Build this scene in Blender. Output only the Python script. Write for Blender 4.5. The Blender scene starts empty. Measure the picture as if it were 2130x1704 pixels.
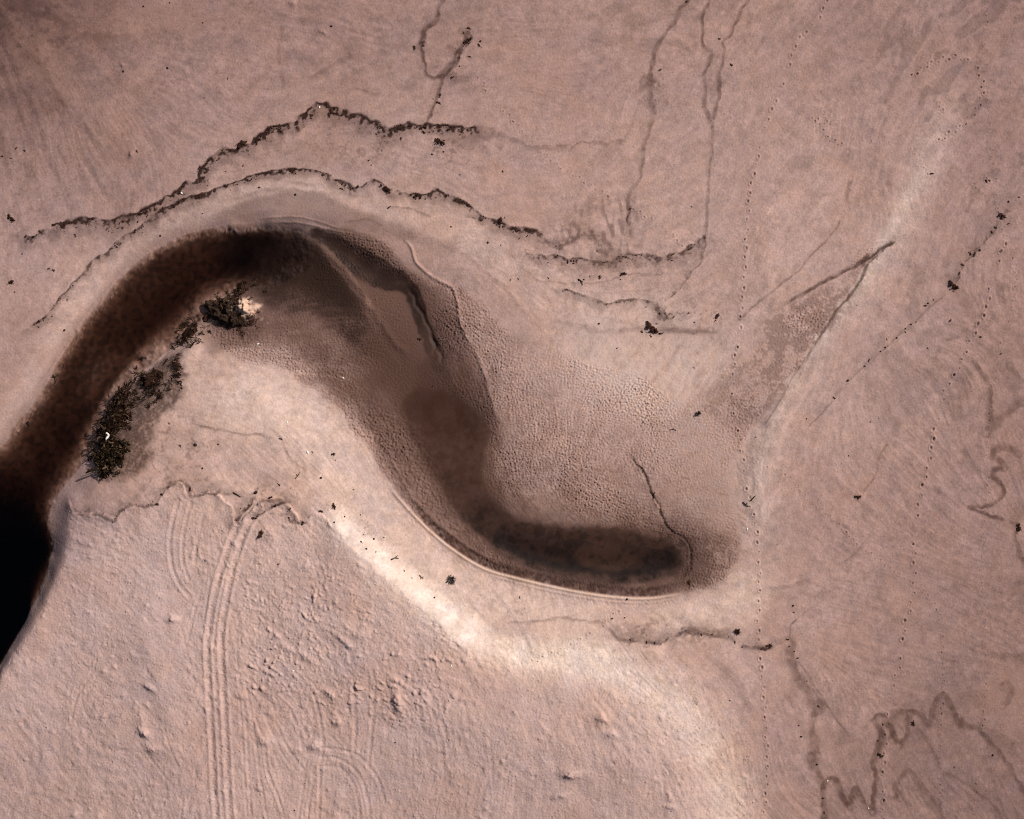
import bpy, bmesh, math, random
import numpy as np
from mathutils import Vector, Matrix, noise as mnoise

# ------------------------------------------------------------------ image coordinates
# Image pixel coordinates: pixels are taken as 4 cm (25 to the metre), origin at the top-left corner of the
# image, x to the right, y down. W() turns pixels into world metres.
S = 25.0
CX, CY = 1065.0, 852.0
rng = np.random.default_rng(11)
random.seed(11)
scene = bpy.context.scene
col = scene.collection
SUN_EL, SUN_AZ = math.radians(37), math.radians(58)      # azimuth clockwise from north (+Y)
H_CAM = 100.0

def wx(px): return (px - CX) / S
def wy(py): return (CY - py) / S

# ------------------------------------------------------------------ raster helpers
ST, MG = 1.7, 130
xs = np.arange(-MG, 2130 + MG + ST, ST)
ys = np.arange(-MG, 1704 + MG + ST, ST)
NX, NY = len(xs), len(ys)
X, Y = np.meshgrid(xs.astype(np.float32), ys.astype(np.float32))

def lin(c):
    c = np.asarray(c, dtype=np.float64) / 255.0
    return np.where(c <= 0.04045, c / 12.92, ((c + 0.055) / 1.055) ** 2.4)

def ss(a, b, x):
    t = np.clip((x - a) / (b - a), 0, 1)
    return t * t * (3 - 2 * t)

def box1(a, r, axis):
    if r < 1: return a
    p = [(0, 0), (0, 0)]; p[axis] = (r + 1, r)
    c = np.cumsum(np.pad(a, p, mode='edge'), axis=axis, dtype=np.float64)
    n = a.shape[axis]
    if axis == 0: return ((c[2*r+1:2*r+1+n] - c[:n]) / (2*r+1)).astype(np.float32)
    return ((c[:, 2*r+1:2*r+1+n] - c[:, :n]) / (2*r+1)).astype(np.float32)

def blur(a, s):
    r = max(1, int(round(s / ST * 0.98)))
    a = a.astype(np.float32)
    for _ in range(3):
        a = box1(box1(a, r, 0), r, 1)
    return a

KY = np.fft.fftfreq(NY, d=ST)[:, None].astype(np.float32)
KX = np.fft.rfftfreq(NX, d=ST)[None, :].astype(np.float32)
KR = np.sqrt(KX**2 + KY**2) + 1e-9

def spec(filt, seed):
    w = np.random.default_rng(seed).standard_normal((NY, NX)).astype(np.float32)
    f = np.fft.irfft2(np.fft.rfft2(w) * filt, s=(NY, NX)).astype(np.float32)
    f -= f.mean()
    return f / (f.std() + 1e-9)

def gn(s, seed):                      # gaussian noise of feature size s (image pixels), unit variance
    return spec(np.exp(-2 * (math.pi * KR * s * 0.5)**2), seed)

def band(s, seed, ang=None, asp=1.0): # band-passed noise, optionally stretched along ang
    if ang is None:
        k = KR
    else:
        c, sn = math.cos(ang), math.sin(ang)
        k = np.sqrt(((KX*c + KY*sn) * asp)**2 + (-KX*sn + KY*c)**2) + 1e-9
    kk = k * s
    return spec(kk**2 * np.exp(-kk**2 * 1.6), seed)

def fbm(lo, hi, beta, seed):
    f = KR**(-beta) * np.exp(-(KR * lo * 0.7)**2) * (1 - np.exp(-(KR * hi)**2))
    return spec(f, seed)

def u01(n): return 0.5 + 0.5 * np.tanh(n * 0.9)

def catmull(pts, step=6.0, closed=False):
    P = np.asarray(pts, float)
    if len(P) < 3 and not closed:
        n = max(2, int(np.linalg.norm(P[1]-P[0]) / step))
        return P[0] + (P[1]-P[0]) * np.linspace(0, 1, n+1)[:, None]
    Q = np.vstack([P[-1], P, P[0], P[1]]) if closed else np.vstack([2*P[0]-P[1], P, 2*P[-1]-P[-2]])
    out = []
    for i in range(1, len(Q) - 2):
        p0, p1, p2, p3 = Q[i-1], Q[i], Q[i+1], Q[i+2]
        n = max(1, int(np.linalg.norm(p2 - p1) / step))
        t = np.arange(n)[:, None] / n
        out.append(0.5*((2*p1) + (-p0+p2)*t + (2*p0-5*p1+4*p2-p3)*t**2 + (-p0+3*p1-3*p2+p3)*t**3))
    if not closed: out.append(P[-1:])
    return np.vstack(out)

def wob(P, amp, seed, scale=14.0):    # natural wander of a drift line
    if amp <= 0: return P
    r = np.random.default_rng(seed)
    d = np.concatenate([[0], np.cumsum(np.linalg.norm(np.diff(P, axis=0), axis=1))])
    def n1(sc):
        k = np.arange(0, d[-1] + 3*sc, sc); v = r.standard_normal(len(k))
        return np.interp(d, k, v)
    off = amp * (0.7*n1(scale) + 0.5*n1(scale*0.45) + 0.45*n1(scale*2.5))
    T = np.gradient(P, axis=0); T /= np.linalg.norm(T, axis=1)[:, None] + 1e-9
    return P + np.stack([-T[:, 1], T[:, 0]], 1) * off[:, None]

def inside(pts):                      # even-odd fill of a closed outline
    P = np.asarray(pts, float)
    tog = np.zeros((NY, NX + 1), np.int16)
    for a, b in zip(P, np.roll(P, -1, axis=0)):
        if a[1] == b[1]: continue
        if a[1] > b[1]: a, b = b, a
        j0 = int(np.ceil((a[1] - ys[0]) / ST)); j1 = int(np.ceil((b[1] - ys[0]) / ST))
        j0, j1 = max(j0, 0), min(j1, NY)
        if j1 <= j0: continue
        jj = np.arange(j0, j1)
        xi = a[0] + (ys[jj] - a[1]) / (b[1]-a[1]) * (b[0]-a[0])
        ii = np.clip(np.ceil((xi - xs[0]) / ST).astype(int), 0, NX)
        np.add.at(tog, (jj, ii), 1)
    return (np.cumsum(tog[:, :NX], axis=1) % 2).astype(np.float32)

def area(pts, soft, rag=0.0, seed=0, rs=20):
    m = blur(inside(catmull(pts, closed=True)), soft)
    if rag: m = ss(0.5-0.5/(1+rag*2), 0.5+0.5/(1+rag*2), m + (rag*0.18*gn(rs, seed) + rag*0.08*gn(rs*0.35, seed+1))*ss(0.0, 0.2, m)*ss(1.0, 0.8, m))
    return m

def line(P, R):                       # signed distance to a polyline (south / right-hand side positive)
    D = np.full((NY, NX), 1e6, np.float32); SG = np.zeros((NY, NX), np.float32)
    for a, b in zip(P[:-1], P[1:]):
        i0 = max(int((min(a[0], b[0]) - R - xs[0]) / ST), 0); i1 = min(int((max(a[0], b[0]) + R - xs[0]) / ST) + 2, NX)
        j0 = max(int((min(a[1], b[1]) - R - ys[0]) / ST), 0); j1 = min(int((max(a[1], b[1]) + R - ys[0]) / ST) + 2, NY)
        if i1 <= i0 or j1 <= j0: continue
        dx, dy = X[j0:j1, i0:i1] - a[0], Y[j0:j1, i0:i1] - a[1]
        v = b - a; L2 = v @ v + 1e-9
        t = np.clip((dx*v[0] + dy*v[1]) / L2, 0, 1)
        d = np.hypot(dx - t*v[0], dy - t*v[1])
        m = d < D[j0:j1, i0:i1]
        D[j0:j1, i0:i1][m] = d[m]
        SG[j0:j1, i0:i1][m] = np.sign(v[0]*dy - v[1]*dx)[m]
    return D, SG

def linew(P, R):                      # the same inside the line's own window only
    i0 = max(int((P[:, 0].min() - R - xs[0]) / ST), 0); i1 = min(int((P[:, 0].max() + R - xs[0]) / ST) + 2, NX)
    j0 = max(int((P[:, 1].min() - R - ys[0]) / ST), 0); j1 = min(int((P[:, 1].max() + R - ys[0]) / ST) + 2, NY)
    w = (slice(j0, max(j1, j0 + 1)), slice(i0, max(i1, i0 + 1)))
    XX, YY = X[w], Y[w]
    D = np.full(XX.shape, 1e6, np.float32); SG = np.zeros(XX.shape, np.float32)
    for a, b in zip(P[:-1], P[1:]):
        p0 = max(int((min(a[0], b[0]) - R - xs[0]) / ST) - i0, 0); p1 = min(int((max(a[0], b[0]) + R - xs[0]) / ST) + 2 - i0, XX.shape[1])
        q0 = max(int((min(a[1], b[1]) - R - ys[0]) / ST) - j0, 0); q1 = min(int((max(a[1], b[1]) + R - ys[0]) / ST) + 2 - j0, XX.shape[0])
        if p1 <= p0 or q1 <= q0: continue
        k = (slice(q0, q1), slice(p0, p1))
        dx, dy = XX[k] - a[0], YY[k] - a[1]
        v = b - a; L2 = v @ v + 1e-9
        t = np.clip((dx*v[0] + dy*v[1]) / L2, 0, 1)
        d = np.hypot(dx - t*v[0], dy - t*v[1])
        m = d < D[k]
        D[k][m] = d[m]; SG[k][m] = np.sign(v[0]*dy - v[1]*dx)[m]
    return w, D, SG

def pick(A, w, seed):                 # a patch of noise A as large as window w
    hh, ww = w[0].stop - w[0].start, w[1].stop - w[1].start
    r = np.random.default_rng(seed); j, i = r.integers(0, NY - hh + 1), r.integers(0, NX - ww + 1)
    return A[j:j+hh, i:i+ww]

def bil(A, px, py):
    fx = np.clip((np.asarray(px, float) - xs[0]) / ST, 0, NX - 1.001); fy = np.clip((np.asarray(py, float) - ys[0]) / ST, 0, NY - 1.001)
    i, j = fx.astype(int), fy.astype(int); u, v = fx - i, fy - j
    return A[j, i]*(1-u)*(1-v) + A[j, i+1]*u*(1-v) + A[j+1, i]*(1-u)*v + A[j+1, i+1]*u*v

CS = 8.0
cxs = np.arange(-MG - 16, 2130 + MG + 24, CS); cys = np.arange(-MG - 16, 1704 + MG + 24, CS)
def from_coarse(A):
    fx = (xs - cxs[0]) / CS; fy = (ys - cys[0]) / CS
    i = np.clip(fx.astype(int), 0, len(cxs)-2); j = np.clip(fy.astype(int), 0, len(cys)-2)
    u = (fx - i)[None, :]; v = (fy - j)[:, None]
    A = np.asarray(A)
    r = A[j][:, i]*(1-u)*(1-v) + A[j][:, i+1]*u*(1-v) + A[j+1][:, i]*(1-u)*v + A[j+1][:, i+1]*u*v
    return r.astype(np.float32)

def lerp(a, b, w): return a + (b - a) * w
# ------------------------------------------------------------------ large relief: assumed heights along lines in image pixels (m above water)
WATER_N = [(-150,1010),(-60,960),(0,925),(22,885),(60,843),(88,800),(112,755),(150,690),(200,628),(250,568),(310,519),(370,489),(430,472),(500,464),(560,467),(630,480)]
WATER_S = [(650,505),(640,560),(570,592),(500,605),(432,642),(395,690),(345,728),(300,765),(248,805),(215,850),(192,905),(172,955),(132,1005),(102,1050),(96,1090),(104,1120),(98,1165),(80,1225),(44,1290),(-6,1385),(-150,1640)]
BERM = [(805,1010),(850,1062),(900,1112),(950,1151),(1010,1186),(1080,1206),(1150,1223),(1230,1238),(1300,1246),(1360,1246),(1420,1236)]
SPIT_U = [(1850,505),(1800,540),(1750,565),(1700,595),(1645,625)]
SPIT_L = [(1850,505),(1805,550),(1775,605),(1730,660),(1690,720),(1660,770),(1620,830),(1590,880)]
PLATE_N = [(148,1048),(165,1066),(205,1065),(240,1078),(258,1060),(300,1050),(330,1045),(347,1018),(372,1003),(400,1030),(440,1024),(485,1055),(495,1090),(545,1042),(600,1045),(625,1086),(660,1066),(690,1085)]
PLATE_NE = [(690,1085),(750,1150),(830,1222),(900,1283),(975,1348),(1050,1380),(1130,1392),(1230,1402),(1320,1440),(1390,1490),(1440,1555),(1475,1630),(1490,1704),(1490,1850)]
HL = [
 ([(-150,-150),(1000,-150),(2280,-150)], 1.15), ([(-150,150),(300,200),(900,150),(1400,150)], 1.08),
 ([(-150,560),(45,500),(150,462),(290,443),(410,372),(520,298),(660,225),(800,268),(950,270),(1200,305)], 1.0),
 ([(-150,800),(20,720),(90,665),(190,545),(320,450),(420,405),(530,365),(640,355),(720,385),(860,402),(950,415),(1080,476),(1170,511),(1280,550),(1430,520)], 0.78),
 (WATER_N, 0.0), (WATER_S, 0.0),
 ([(-50,968),(12,930),(34,893),(70,852),(98,808),(121,764),(159,698),(208,638),(257,579),(315,531),(373,502),(432,486),(500,478),(570,482),(610,492)], -0.16),
 ([(-40,990),(26,942),(50,905),(86,862),(112,822),(136,775),(174,710),(221,650),(269,593),(324,547),(379,518),(436,503),(500,494),(560,498)], -0.36),
 ([(600,578),(560,585),(500,590),(430,622),(385,668),(335,706),(285,745),(232,790),(196,846),(172,905),(150,955)], -0.07),
 ([(560,560),(480,575),(415,605),(365,655),(310,700),(255,740),(205,790),(170,850)], -0.20),
 ([(60,1010),(150,890),(230,770),(320,660),(420,575),(510,535)], -0.52),
 ([(-150,1120),(-20,1060),(50,1080)], -0.9), ([(-150,1320),(-30,1200),(60,1150)], -1.9), ([(-150,1560),(-40,1350),(30,1280)], -2.8),
 ([(560,545),(600,535),(625,520)], -0.14),
 ([(470,470),(640,452),(760,472),(850,480),(950,520),(1020,580),(1070,630),(1150,665),(1250,682),(1400,688),(1500,690)], 0.66),
 ([(640,494),(700,545),(735,585),(765,625),(785,665),(810,700)], 0.34),
 ([(672,494),(740,540),(800,580),(835,592),(872,650),(905,740)], 0.03),
 ([(600,600),(620,680),(560,700)], 0.24), ([(700,700),(760,800)], 0.26),
 ([(840,490),(858,530),(872,552),(905,578),(942,602),(955,650),(965,690),(985,725),(1005,775),(1022,835),(1042,882)], 0.42),
 ([(1000,640),(1100,760),(1150,820)], 0.5), ([(1100,950),(1200,900),(1300,950),(1330,1040)], 0.34), ([(1400,760),(1300,820)], 0.55),
 ([(1012,900),(1010,980),(1030,1040),(1090,1085),(1200,1098),(1330,1112),(1420,1140)], 0.12),
 ([(870,850),(905,930),(950,1020),(1010,1080)], 0.04), ([(950,870),(970,960)], 0.03),
 ([(1050,1125),(1150,1160),(1260,1170),(1380,1165)], -0.16),
 ([(960,1085),(1030,1140),(1110,1172),(1210,1196),(1310,1203),(1395,1192)], 0.02),
 ([(860,1000),(905,1060),(960,1110),(1030,1160),(1110,1188),(1220,1214),(1310,1224),(1400,1212)], 0.22),
 (BERM, 0.5),
 ([(560,790),(690,880),(760,960),(830,1060),(900,1135),(1000,1205),(1150,1250),(1300,1268),(1450,1255),(1530,1180)], 0.6),
 ([(450,640),(520,690),(640,740),(720,830),(790,930)], 0.33),
 ([(400,760),(480,800),(560,850),(640,950),(690,1020),(760,1100),(850,1175),(940,1245),(1010,1300),(1070,1335)], 0.95),
 (PLATE_N, 1.3), (PLATE_NE[:5], 1.85), ([(1130,1420),(1230,1450),(1320,1500),(1380,1570),(1410,1640),(1420,1850)], 1.62),
 ([(1130,1330),(1260,1345),(1380,1380),(1460,1430),(1515,1500),(1545,1600),(1555,1704),(1560,1850)], 1.02),

 ([(700,1250),(800,1400),(1000,1500),(1200,1550),(1350,1600)], 1.9), ([(300,1300),(400,1600),(500,1850)], 1.65),
 ([(150,1062),(146,1120),(128,1185),(98,1250),(62,1315),(5,1408),(-150,1680)], 1.25),
 ([(400,722),(345,790),(300,850),(285,930),(240,1005),(190,1040)], 1.12), ([(228,868),(216,920),(196,975),(160,1020)], 0.5),
 ([(450,870),(480,960),(560,1000)], 1.08),
 (SPIT_U, 0.82), ([(1645,625),(1560,670),(1500,690)], 0.72), (SPIT_L, 0.8),
 ([(1825,530),(1770,590),(1700,650),(1600,740),(1500,810),(1400,880)], 0.55),
 ([(1590,880),(1545,960),(1530,1060),(1545,1150),(1500,1225)], 0.62),
 ([(1895,470),(1840,560),(1760,650),(1700,735),(1640,830),(1600,905),(1580,1000),(1585,1080)], 1.0),
 ([(1700,1000),(1700,1300),(1750,1850)], 0.95), ([(2000,-150),(2000,500),(2000,1000),(2000,1850)], 1.0), ([(2280,-150),(2280,1850)], 1.0),
 ([(1600,300),(1600,600)], 0.98),
]
num = np.zeros((len(cys), len(cxs))); cnt = np.zeros_like(num)
for pts, h in HL:
    Q = catmull(pts, 4.0)
    i = np.round((Q[:, 0]-cxs[0])/CS).astype(int); j = np.round((Q[:, 1]-cys[0])/CS).astype(int)
    ok = (i >= 0) & (i < len(cxs)) & (j >= 0) & (j < len(cys))
    np.add.at(num, (j[ok], i[ok]), h); np.add.at(cnt, (j[ok], i[ok]), 1)
fix = cnt > 0
val = np.where(fix, num / np.maximum(cnt, 1), 0.9)
h = val.copy()
for lev in (8, 4, 2, 1):              # coarse to fine relaxation
    n = {8: 60, 4: 80, 2: 120, 1: 260}[lev]
    for _ in range(n):
        p = np.pad(h, lev, mode='edge')
        q = 0.25*(p[:-2*lev, lev:-lev] + p[2*lev:, lev:-lev] + p[lev:-lev, :-2*lev] + p[lev:-lev, 2*lev:])
        h = np.where(fix, val, q)
Z = blur(from_coarse(h), 7)

# sharper ground features --------------------------------------------------
F = {}
def poly(name): return catmull(F[name])

def ridge(pts, w, hgt, lo=None, step=0.0, seed=0, amp=0.0, fade=True):
    """a low crest (or trough) of half-width w along a line; step = height lost on its right-hand side"""
    P = wob(catmull(pts), amp, seed)
    w_, D, SG = linew(P, w * 4)
    g = hgt * np.exp(-(D / w)**2)
    if step: g = g - step * (SG > 0) * np.exp(-(D / (w*2.2))**2)
    if fade:
        e = np.minimum(np.hypot(X[w_] - P[0, 0], Y[w_] - P[0, 1]), np.hypot(X[w_] - P[-1, 0], Y[w_] - P[-1, 1]))
        g = g * ss(0, 30, e)
    Z[w_] += np.where(D < 1e5, g, 0).astype(np.float32)

ridge(BERM, 3.2, 0.10, step=0.0)
ridge([(p[0]-2, p[1]+9) for p in BERM[4:]], 2.0, 0.045)
ridge([(785,900),(830,990),(870,1052),(905,1090),(940,1116),(962,1132),(1010,1162),(1060,1182),(1110,1195)], 2.6, 0.05, amp=1.2, seed=4)
ridge([(640,492),(700,545),(735,585),(765,628),(785,665),(812,702),(850,745)], 7, 0.08, amp=4, seed=5)
ridge([(838,488),(856,520),(868,548),(900,575),(942,601),(953,645),(962,682),(985,725)], 3.0, 0.09, amp=1.5, seed=6)
ridge([(985,725),(1005,775),(1022,835),(1042,882)], 4, 0.07, amp=2, seed=7)
ridge([(890,690),(912,735),(925,770)], 5, -0.12, amp=2, seed=8)
ridge([(845,590),(868,630),(880,660),(892,690),(908,745)], 4, -0.10, amp=3, seed=9)
ridge([(560,462),(620,462),(680,475),(740,492)], 2, 0.05, amp=1, seed=10)
ridge([(530,452),(600,450),(660,458),(715,480)], 1.8, 0.05, amp=1, seed=12)
ridge([(1310,948),(1340,985),(1358,1030),(1375,1065),(1400,1108),(1428,1125),(1438,1150),(1436,1185),(1415,1210)], 2.4, -0.09, amp=2.5, seed=11)
ridge(SPIT_U, 3, -0.06, amp=1.5, seed=13); ridge(SPIT_L[:6], 3, -0.05, amp=1.5, seed=14)
ridge([(1795,525),(1815,508),(1835,500),(1850,505)], 2.2, 0.06); ridge([(1775,545),(1800,512),(1830,493)], 2.0, 0.04)
ridge([(1700,760),(1640,860),(1610,930),(1590,1020)], 8, 0.05)
ridge([(150,680),(190,630),(225,590)], 1.6, 0.05); ridge([(60,820),(95,770),(140,705),(185,650),(215,606),(262,556),(320,515),(380,490)], 2.2, 0.05, amp=1.2, seed=15)
ridge([(450,463),(520,440),(600,432)], 5, 0.03); ridge([(480,430),(560,402),(640,398),(720,420)], 8, 0.05)
# dry-sand scarp on the north lip of the plateau
D, SG = line(wob(catmull(PLATE_N), 2.5, 20), 30)
Z += np.where(D < 30, np.where(SG > 0, 0.10, -0.02) * np.exp(-(D/11)**2), 0).astype(np.float32)
gnClod = 0.6*gn(3.2, 153) + 0.5*gn(7, 154)
# mound behind the outcrop, sand heaps on the plateau
for (a, b, rx, ry, an, hh) in [(508,638,27,21,0.6,1.15),(480,655,30,14,0.5,0.35),(1186,1604,18,10,-0.1,0.42),(1252,1490,13,9,0.2,0.28),(1270,1522,13,7,0.1,0.26),(655,1547,13,10,0,0.30),(618,1558,12,9,0,0.16),
     (316,1426,12,6,0.5,0.26),(306,1522,11,7,0.6,0.28),(323,1554,15,8,0.1,0.30),(362,1285,12,8,0.1,0.25),(702,1496,12,9,0.3,0.3),(830,1456,11,22,-0.2,0.34),(690,1440,17,7,0.6,0.22),(822,1409,9,6,0.4,0.2),
     (552,1535,14,12,0.3,0.25),(560,1105,12,22,-0.6,0.16),(505,1445,12,7,0.2,0.18),(156,1692,8,6,0,0.2),(75,1645,8,6,0,0.15),(1390,1672,14,6,0.1,0.14),(1160,1650,20,6,-0.1,0.12),(300,1500,30,14,1.3,0.14),
     (720,1330,20,7,0.6,0.2),(745,1315,12,6,0.6,0.15),(640,1362,20,8,0.5,0.16),(600,1345,16,7,0.5,0.16),(655,60,0.1,0.1,0,0),(672,68,10,4,0.5,0.12),(275,322,6,9,0.4,0.18),(258,138,8,5,0.4,0.12),(610,8,8,6,0,0.15)]:
    if rx < 1: continue
    c, s_ = math.cos(an), math.sin(an)
    u = ((X-a)*c + (Y-b)*s_)/rx; v = (-(X-a)*s_ + (Y-b)*c)/ry
    r2 = u*u + v*v
    Z += (hh * (np.exp(-r2 * 1.1) + 0.28*np.exp(-r2 * 1.6)*gnClod)*0.82).astype(np.float32)

# region masks -------------------------------------------------------------
plateau = area([(-300,1850),(-200,1720),(0,1402),(62,1315),(98,1250),(128,1185),(146,1120),(146,1050)] + PLATE_N[1:] + PLATE_NE[1:], 3, 0.5, 31, 14)
plat_in = area([(-300,1850),(-100,1600),(40,1420),(140,1280),(200,1150),(400,1090),(640,1130),(760,1220),(960,1370),(1150,1410),(1330,1470),(1430,1580),(1460,1850)], 30)
chop = area([(520,1160),(700,1170),(860,1280),(990,1350),(960,1420),(850,1490),(700,1480),(560,1480),(480,1400),(470,1260)], 40)
silt = area([(440,640),(560,590),(640,560),(650,490),(760,490),(860,560),(960,600),(1010,640),(1060,690),(1180,735),(1330,780),(1420,840),(1560,730),(1680,620),(1830,510),(1760,620),(1690,715),(1630,800),(1570,880),(1520,960),(1515,1060),(1545,1130),(1500,1215),(1400,1238),(1290,1240),(1150,1218),(1010,1182),(900,1108),(810,1010),(760,920),(690,850),(600,770),(480,740)], 10, 0.6, 41, 30)
wetband = area([(540,600),(650,540),(660,480),(740,505),(830,560),(900,600),(950,660),(975,740),(1030,850),(1030,960),(1050,1050),(1120,1080),(1330,1098),(1450,1130),(1500,1190),(1400,1232),(1200,1225),(1010,1178),(900,1100),(820,1000),(770,900),(700,830),(640,760),(560,720),(440,740),(420,690),(470,650)], 16, 0.5, 43, 30)
core = area([(835,835),(870,808),(930,815),(985,850),(1012,880),(1022,900),(1008,945),(1010,1005),(1038,1050),(1085,1088),(1200,1098),(1330,1108),(1400,1136),(1425,1168),(1385,1192),(1300,1204),(1200,1196),(1100,1170),(1025,1132),(962,1084),(920,1025),(880,960),(850,895)], 8, 0.5, 45, 16)
pool = area([(1020,1128),(1040,1092),(1100,1090),(1160,1110),(1250,1135),(1330,1140),(1400,1150),(1412,1166),(1370,1190),(1290,1200),(1200,1192),(1110,1170),(1050,1150)], 4, 0.4, 47, 12)
poolhi = area([(1195,1150),(1240,1130),(1300,1140),(1335,1160),(1310,1188),(1250,1192),(1210,1178)], 10, 0.5, 49, 12)
poolA = area([(636,482),(660,474),(710,492),(765,520),(815,550),(850,575),(872,605),(884,640),(898,690),(914,735),(922,775),(900,770),(878,710),(858,655),(838,610),(800,604),(765,592),(735,572),(702,540),(664,504)], 6, 0.6, 51, 16)
spitfl = area([(1838,512),(1790,590),(1722,690),(1650,800),(1585,870),(1400,890),(1480,800),(1560,700),(1630,635),(1760,570)], 14, 0.5, 53, 20)
flat_lt = area([(1120,700),(1260,710),(1440,700),(1530,710),(1460,790),(1400,850),(1300,850),(1200,790)], 30)
pale_spit = area([(1985,180),(1960,300),(1900,480),(1850,560),(1740,700),(1660,830),(1610,960),(1600,1080),(1580,1140),(1552,1080),(1550,960),(1600,850),(1690,715),(1795,565),(1860,440),(1930,280)], 24)
pale_crest = area([(1930,330),(1870,480),(1820,575),(1740,680),(1660,800),(1600,920),(1585,1030),(1570,1090),(1562,1000),(1590,890),(1650,780),(1730,660),(1810,540),(1865,430)], 12, 0.3, 54, 24)
broad = area([(700,1030),(830,1140),(1000,1270),(1100,1320),(1250,1330),(1400,1390),(1520,1500),(1570,1620),(1580,1850),(1440,1850),(1420,1680),(1330,1530),(1200,1450),(1050,1400),(940,1350),(800,1240),(690,1120)], 34)
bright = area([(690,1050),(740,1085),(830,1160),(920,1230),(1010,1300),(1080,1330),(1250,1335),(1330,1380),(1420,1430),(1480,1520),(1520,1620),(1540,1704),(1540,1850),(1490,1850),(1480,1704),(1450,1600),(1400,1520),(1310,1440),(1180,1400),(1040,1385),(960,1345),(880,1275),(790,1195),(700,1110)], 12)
inner = area([(520,780),(620,800),(700,870),(760,950),(830,1050),(900,1130),(1000,1195),(1150,1236),(1320,1258),(1460,1248),(1560,1180),(1600,1240),(1480,1310),(1250,1290),(1060,1290),(930,1220),(800,1120),(700,1030),(600,920),(420,860)], 22)
bankN = area([(20,900),(100,760),(200,610),(320,500),(430,462),(560,440),(700,445),(830,470),(960,520),(1060,610),(1180,670),(1420,680),(1400,620),(1240,610),(1100,540),(960,440),(800,415),(640,365),(520,380),(380,430),(250,520),(130,640),(60,760),(-60,900)], 18)
weedbed = area([(420,640),(400,690),(370,720),(390,790),(360,850),(330,880),(310,960),(270,1000),(215,990),(185,950),(205,880),(240,820),(290,770),(340,735),(370,690)], 18, 0.5, 55, 16)
water_m = inside(catmull(WATER_N + WATER_S, closed=True))

# flow directions of sand streaks (degrees, y down)
FL = [(60,150,62),(150,300,66),(250,400,68),(120,60,25),(300,80,20),(500,150,18),(700,100,10),(800,180,-30),(1200,130,-15),(1250,250,-28),(1100,330,-22),(1700,100,-40),(1750,300,-70),(1900,200,-55),(1700,700,-52),(1600,1000,-78),
      (1800,1050,48),(1900,900,52),(2000,1250,12),(2050,1350,10),(1750,1300,25),(1650,1500,66),(1500,1500,62),(1200,1550,85),(900,1500,80),(600,1600,80),(200,1500,38),(300,1300,30),(500,1300,55),(850,1300,40),(1000,1250,28),(750,1000,55),
      (600,850,25),(1200,700,-50),(1150,850,-62),(1300,900,-55),(1450,1000,10),(1480,1130,25),(1250,1050,30),(1100,600,38),(900,350,10),(500,430,-5),(150,650,-55),(300,500,-42),(2050,850,60),(600,650,-12),(700,650,-10),(850,850,55),(1000,950,60),(1100,1200,75),(1950,1650,55),(100,800,-58)]
cX, cY = np.meshgrid(cxs, cys)
nc = np.zeros(cX.shape); ns = np.zeros(cX.shape); nw = np.zeros(cX.shape)
for a, b, d in FL:
    w = 1.0 / ((cX-a)**2 + (cY-b)**2 + 60**2)**1.6
    nc += w*math.cos(2*math.radians(d)); ns += w*math.sin(2*math.radians(d)); nw += w
th = 0.5*np.arctan2(from_coarse(ns/nw), from_coarse(nc/nw))
th = th + 0.22*gn(90, 60)
DX, DY = np.cos(th)/ST, np.sin(th)/ST
def lic(base, L, step):
    acc = base.copy(); jj, ii = np.mgrid[0:NY, 0:NX].astype(np.float32)
    for sg in (1, -1):
        a, b = ii.copy(), jj.copy(); lx, ly = DX*sg*step, DY*sg*step
        for _ in range(L):
            ai = np.clip(a.astype(np.int32), 0, NX-1); bi = np.clip(b.astype(np.int32), 0, NY-1)
            vx, vy = DX[bi, ai]*sg, DY[bi, ai]*sg
            f = np.sign(vx*lx + vy*ly); f[f == 0] = 1
            lx, ly = vx*f*step, vy*f*step
            a += lx; b += ly
            acc += base[np.clip(b.astype(np.int32), 0, NY-1), np.clip(a.astype(np.int32), 0, NX-1)]
    acc -= acc.mean(); return acc/acc.std()
streakL = lic(gn(14, 61), 5, 8.0)*0.7 + 0.6*gn(16, 64)
streakM = lic(gn(5, 62), 5, 3.5)*0.75 + 0.6*gn(7, 65)
streakS = lic(band(5, 63), 5, 2.5)
streakF = lic(gn(2.6, 66), 9, 2.6)

# micro relief ---------------------------------------------------------------
silt_dry = silt * (1 - core)
patch = u01(gn(60, 70))
Z += (silt_dry * (0.35 + 0.9*patch) * (0.030*band(4.2, 71) + 0.008*band(8, 72) + 0.010*streakS)).astype(np.float32) * ss(0.02, 0.2, Z + 0.0)
rough_edge = area([(700,850),(760,830),(860,900),(900,990),(960,1090),(1040,1150),(960,1130),(880,1070),(800,970)], 14)
Z += rough_edge * (0.020*band(7, 73) + 0.016*band(12, 74))
Z += (1 - silt) * (1 - water_m) * (0.006*band(4.5, 75) + 0.008*streakM*ss(0.4, 0.8, u01(gn(120, 76))) + 0.012*gn(70, 77))
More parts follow.
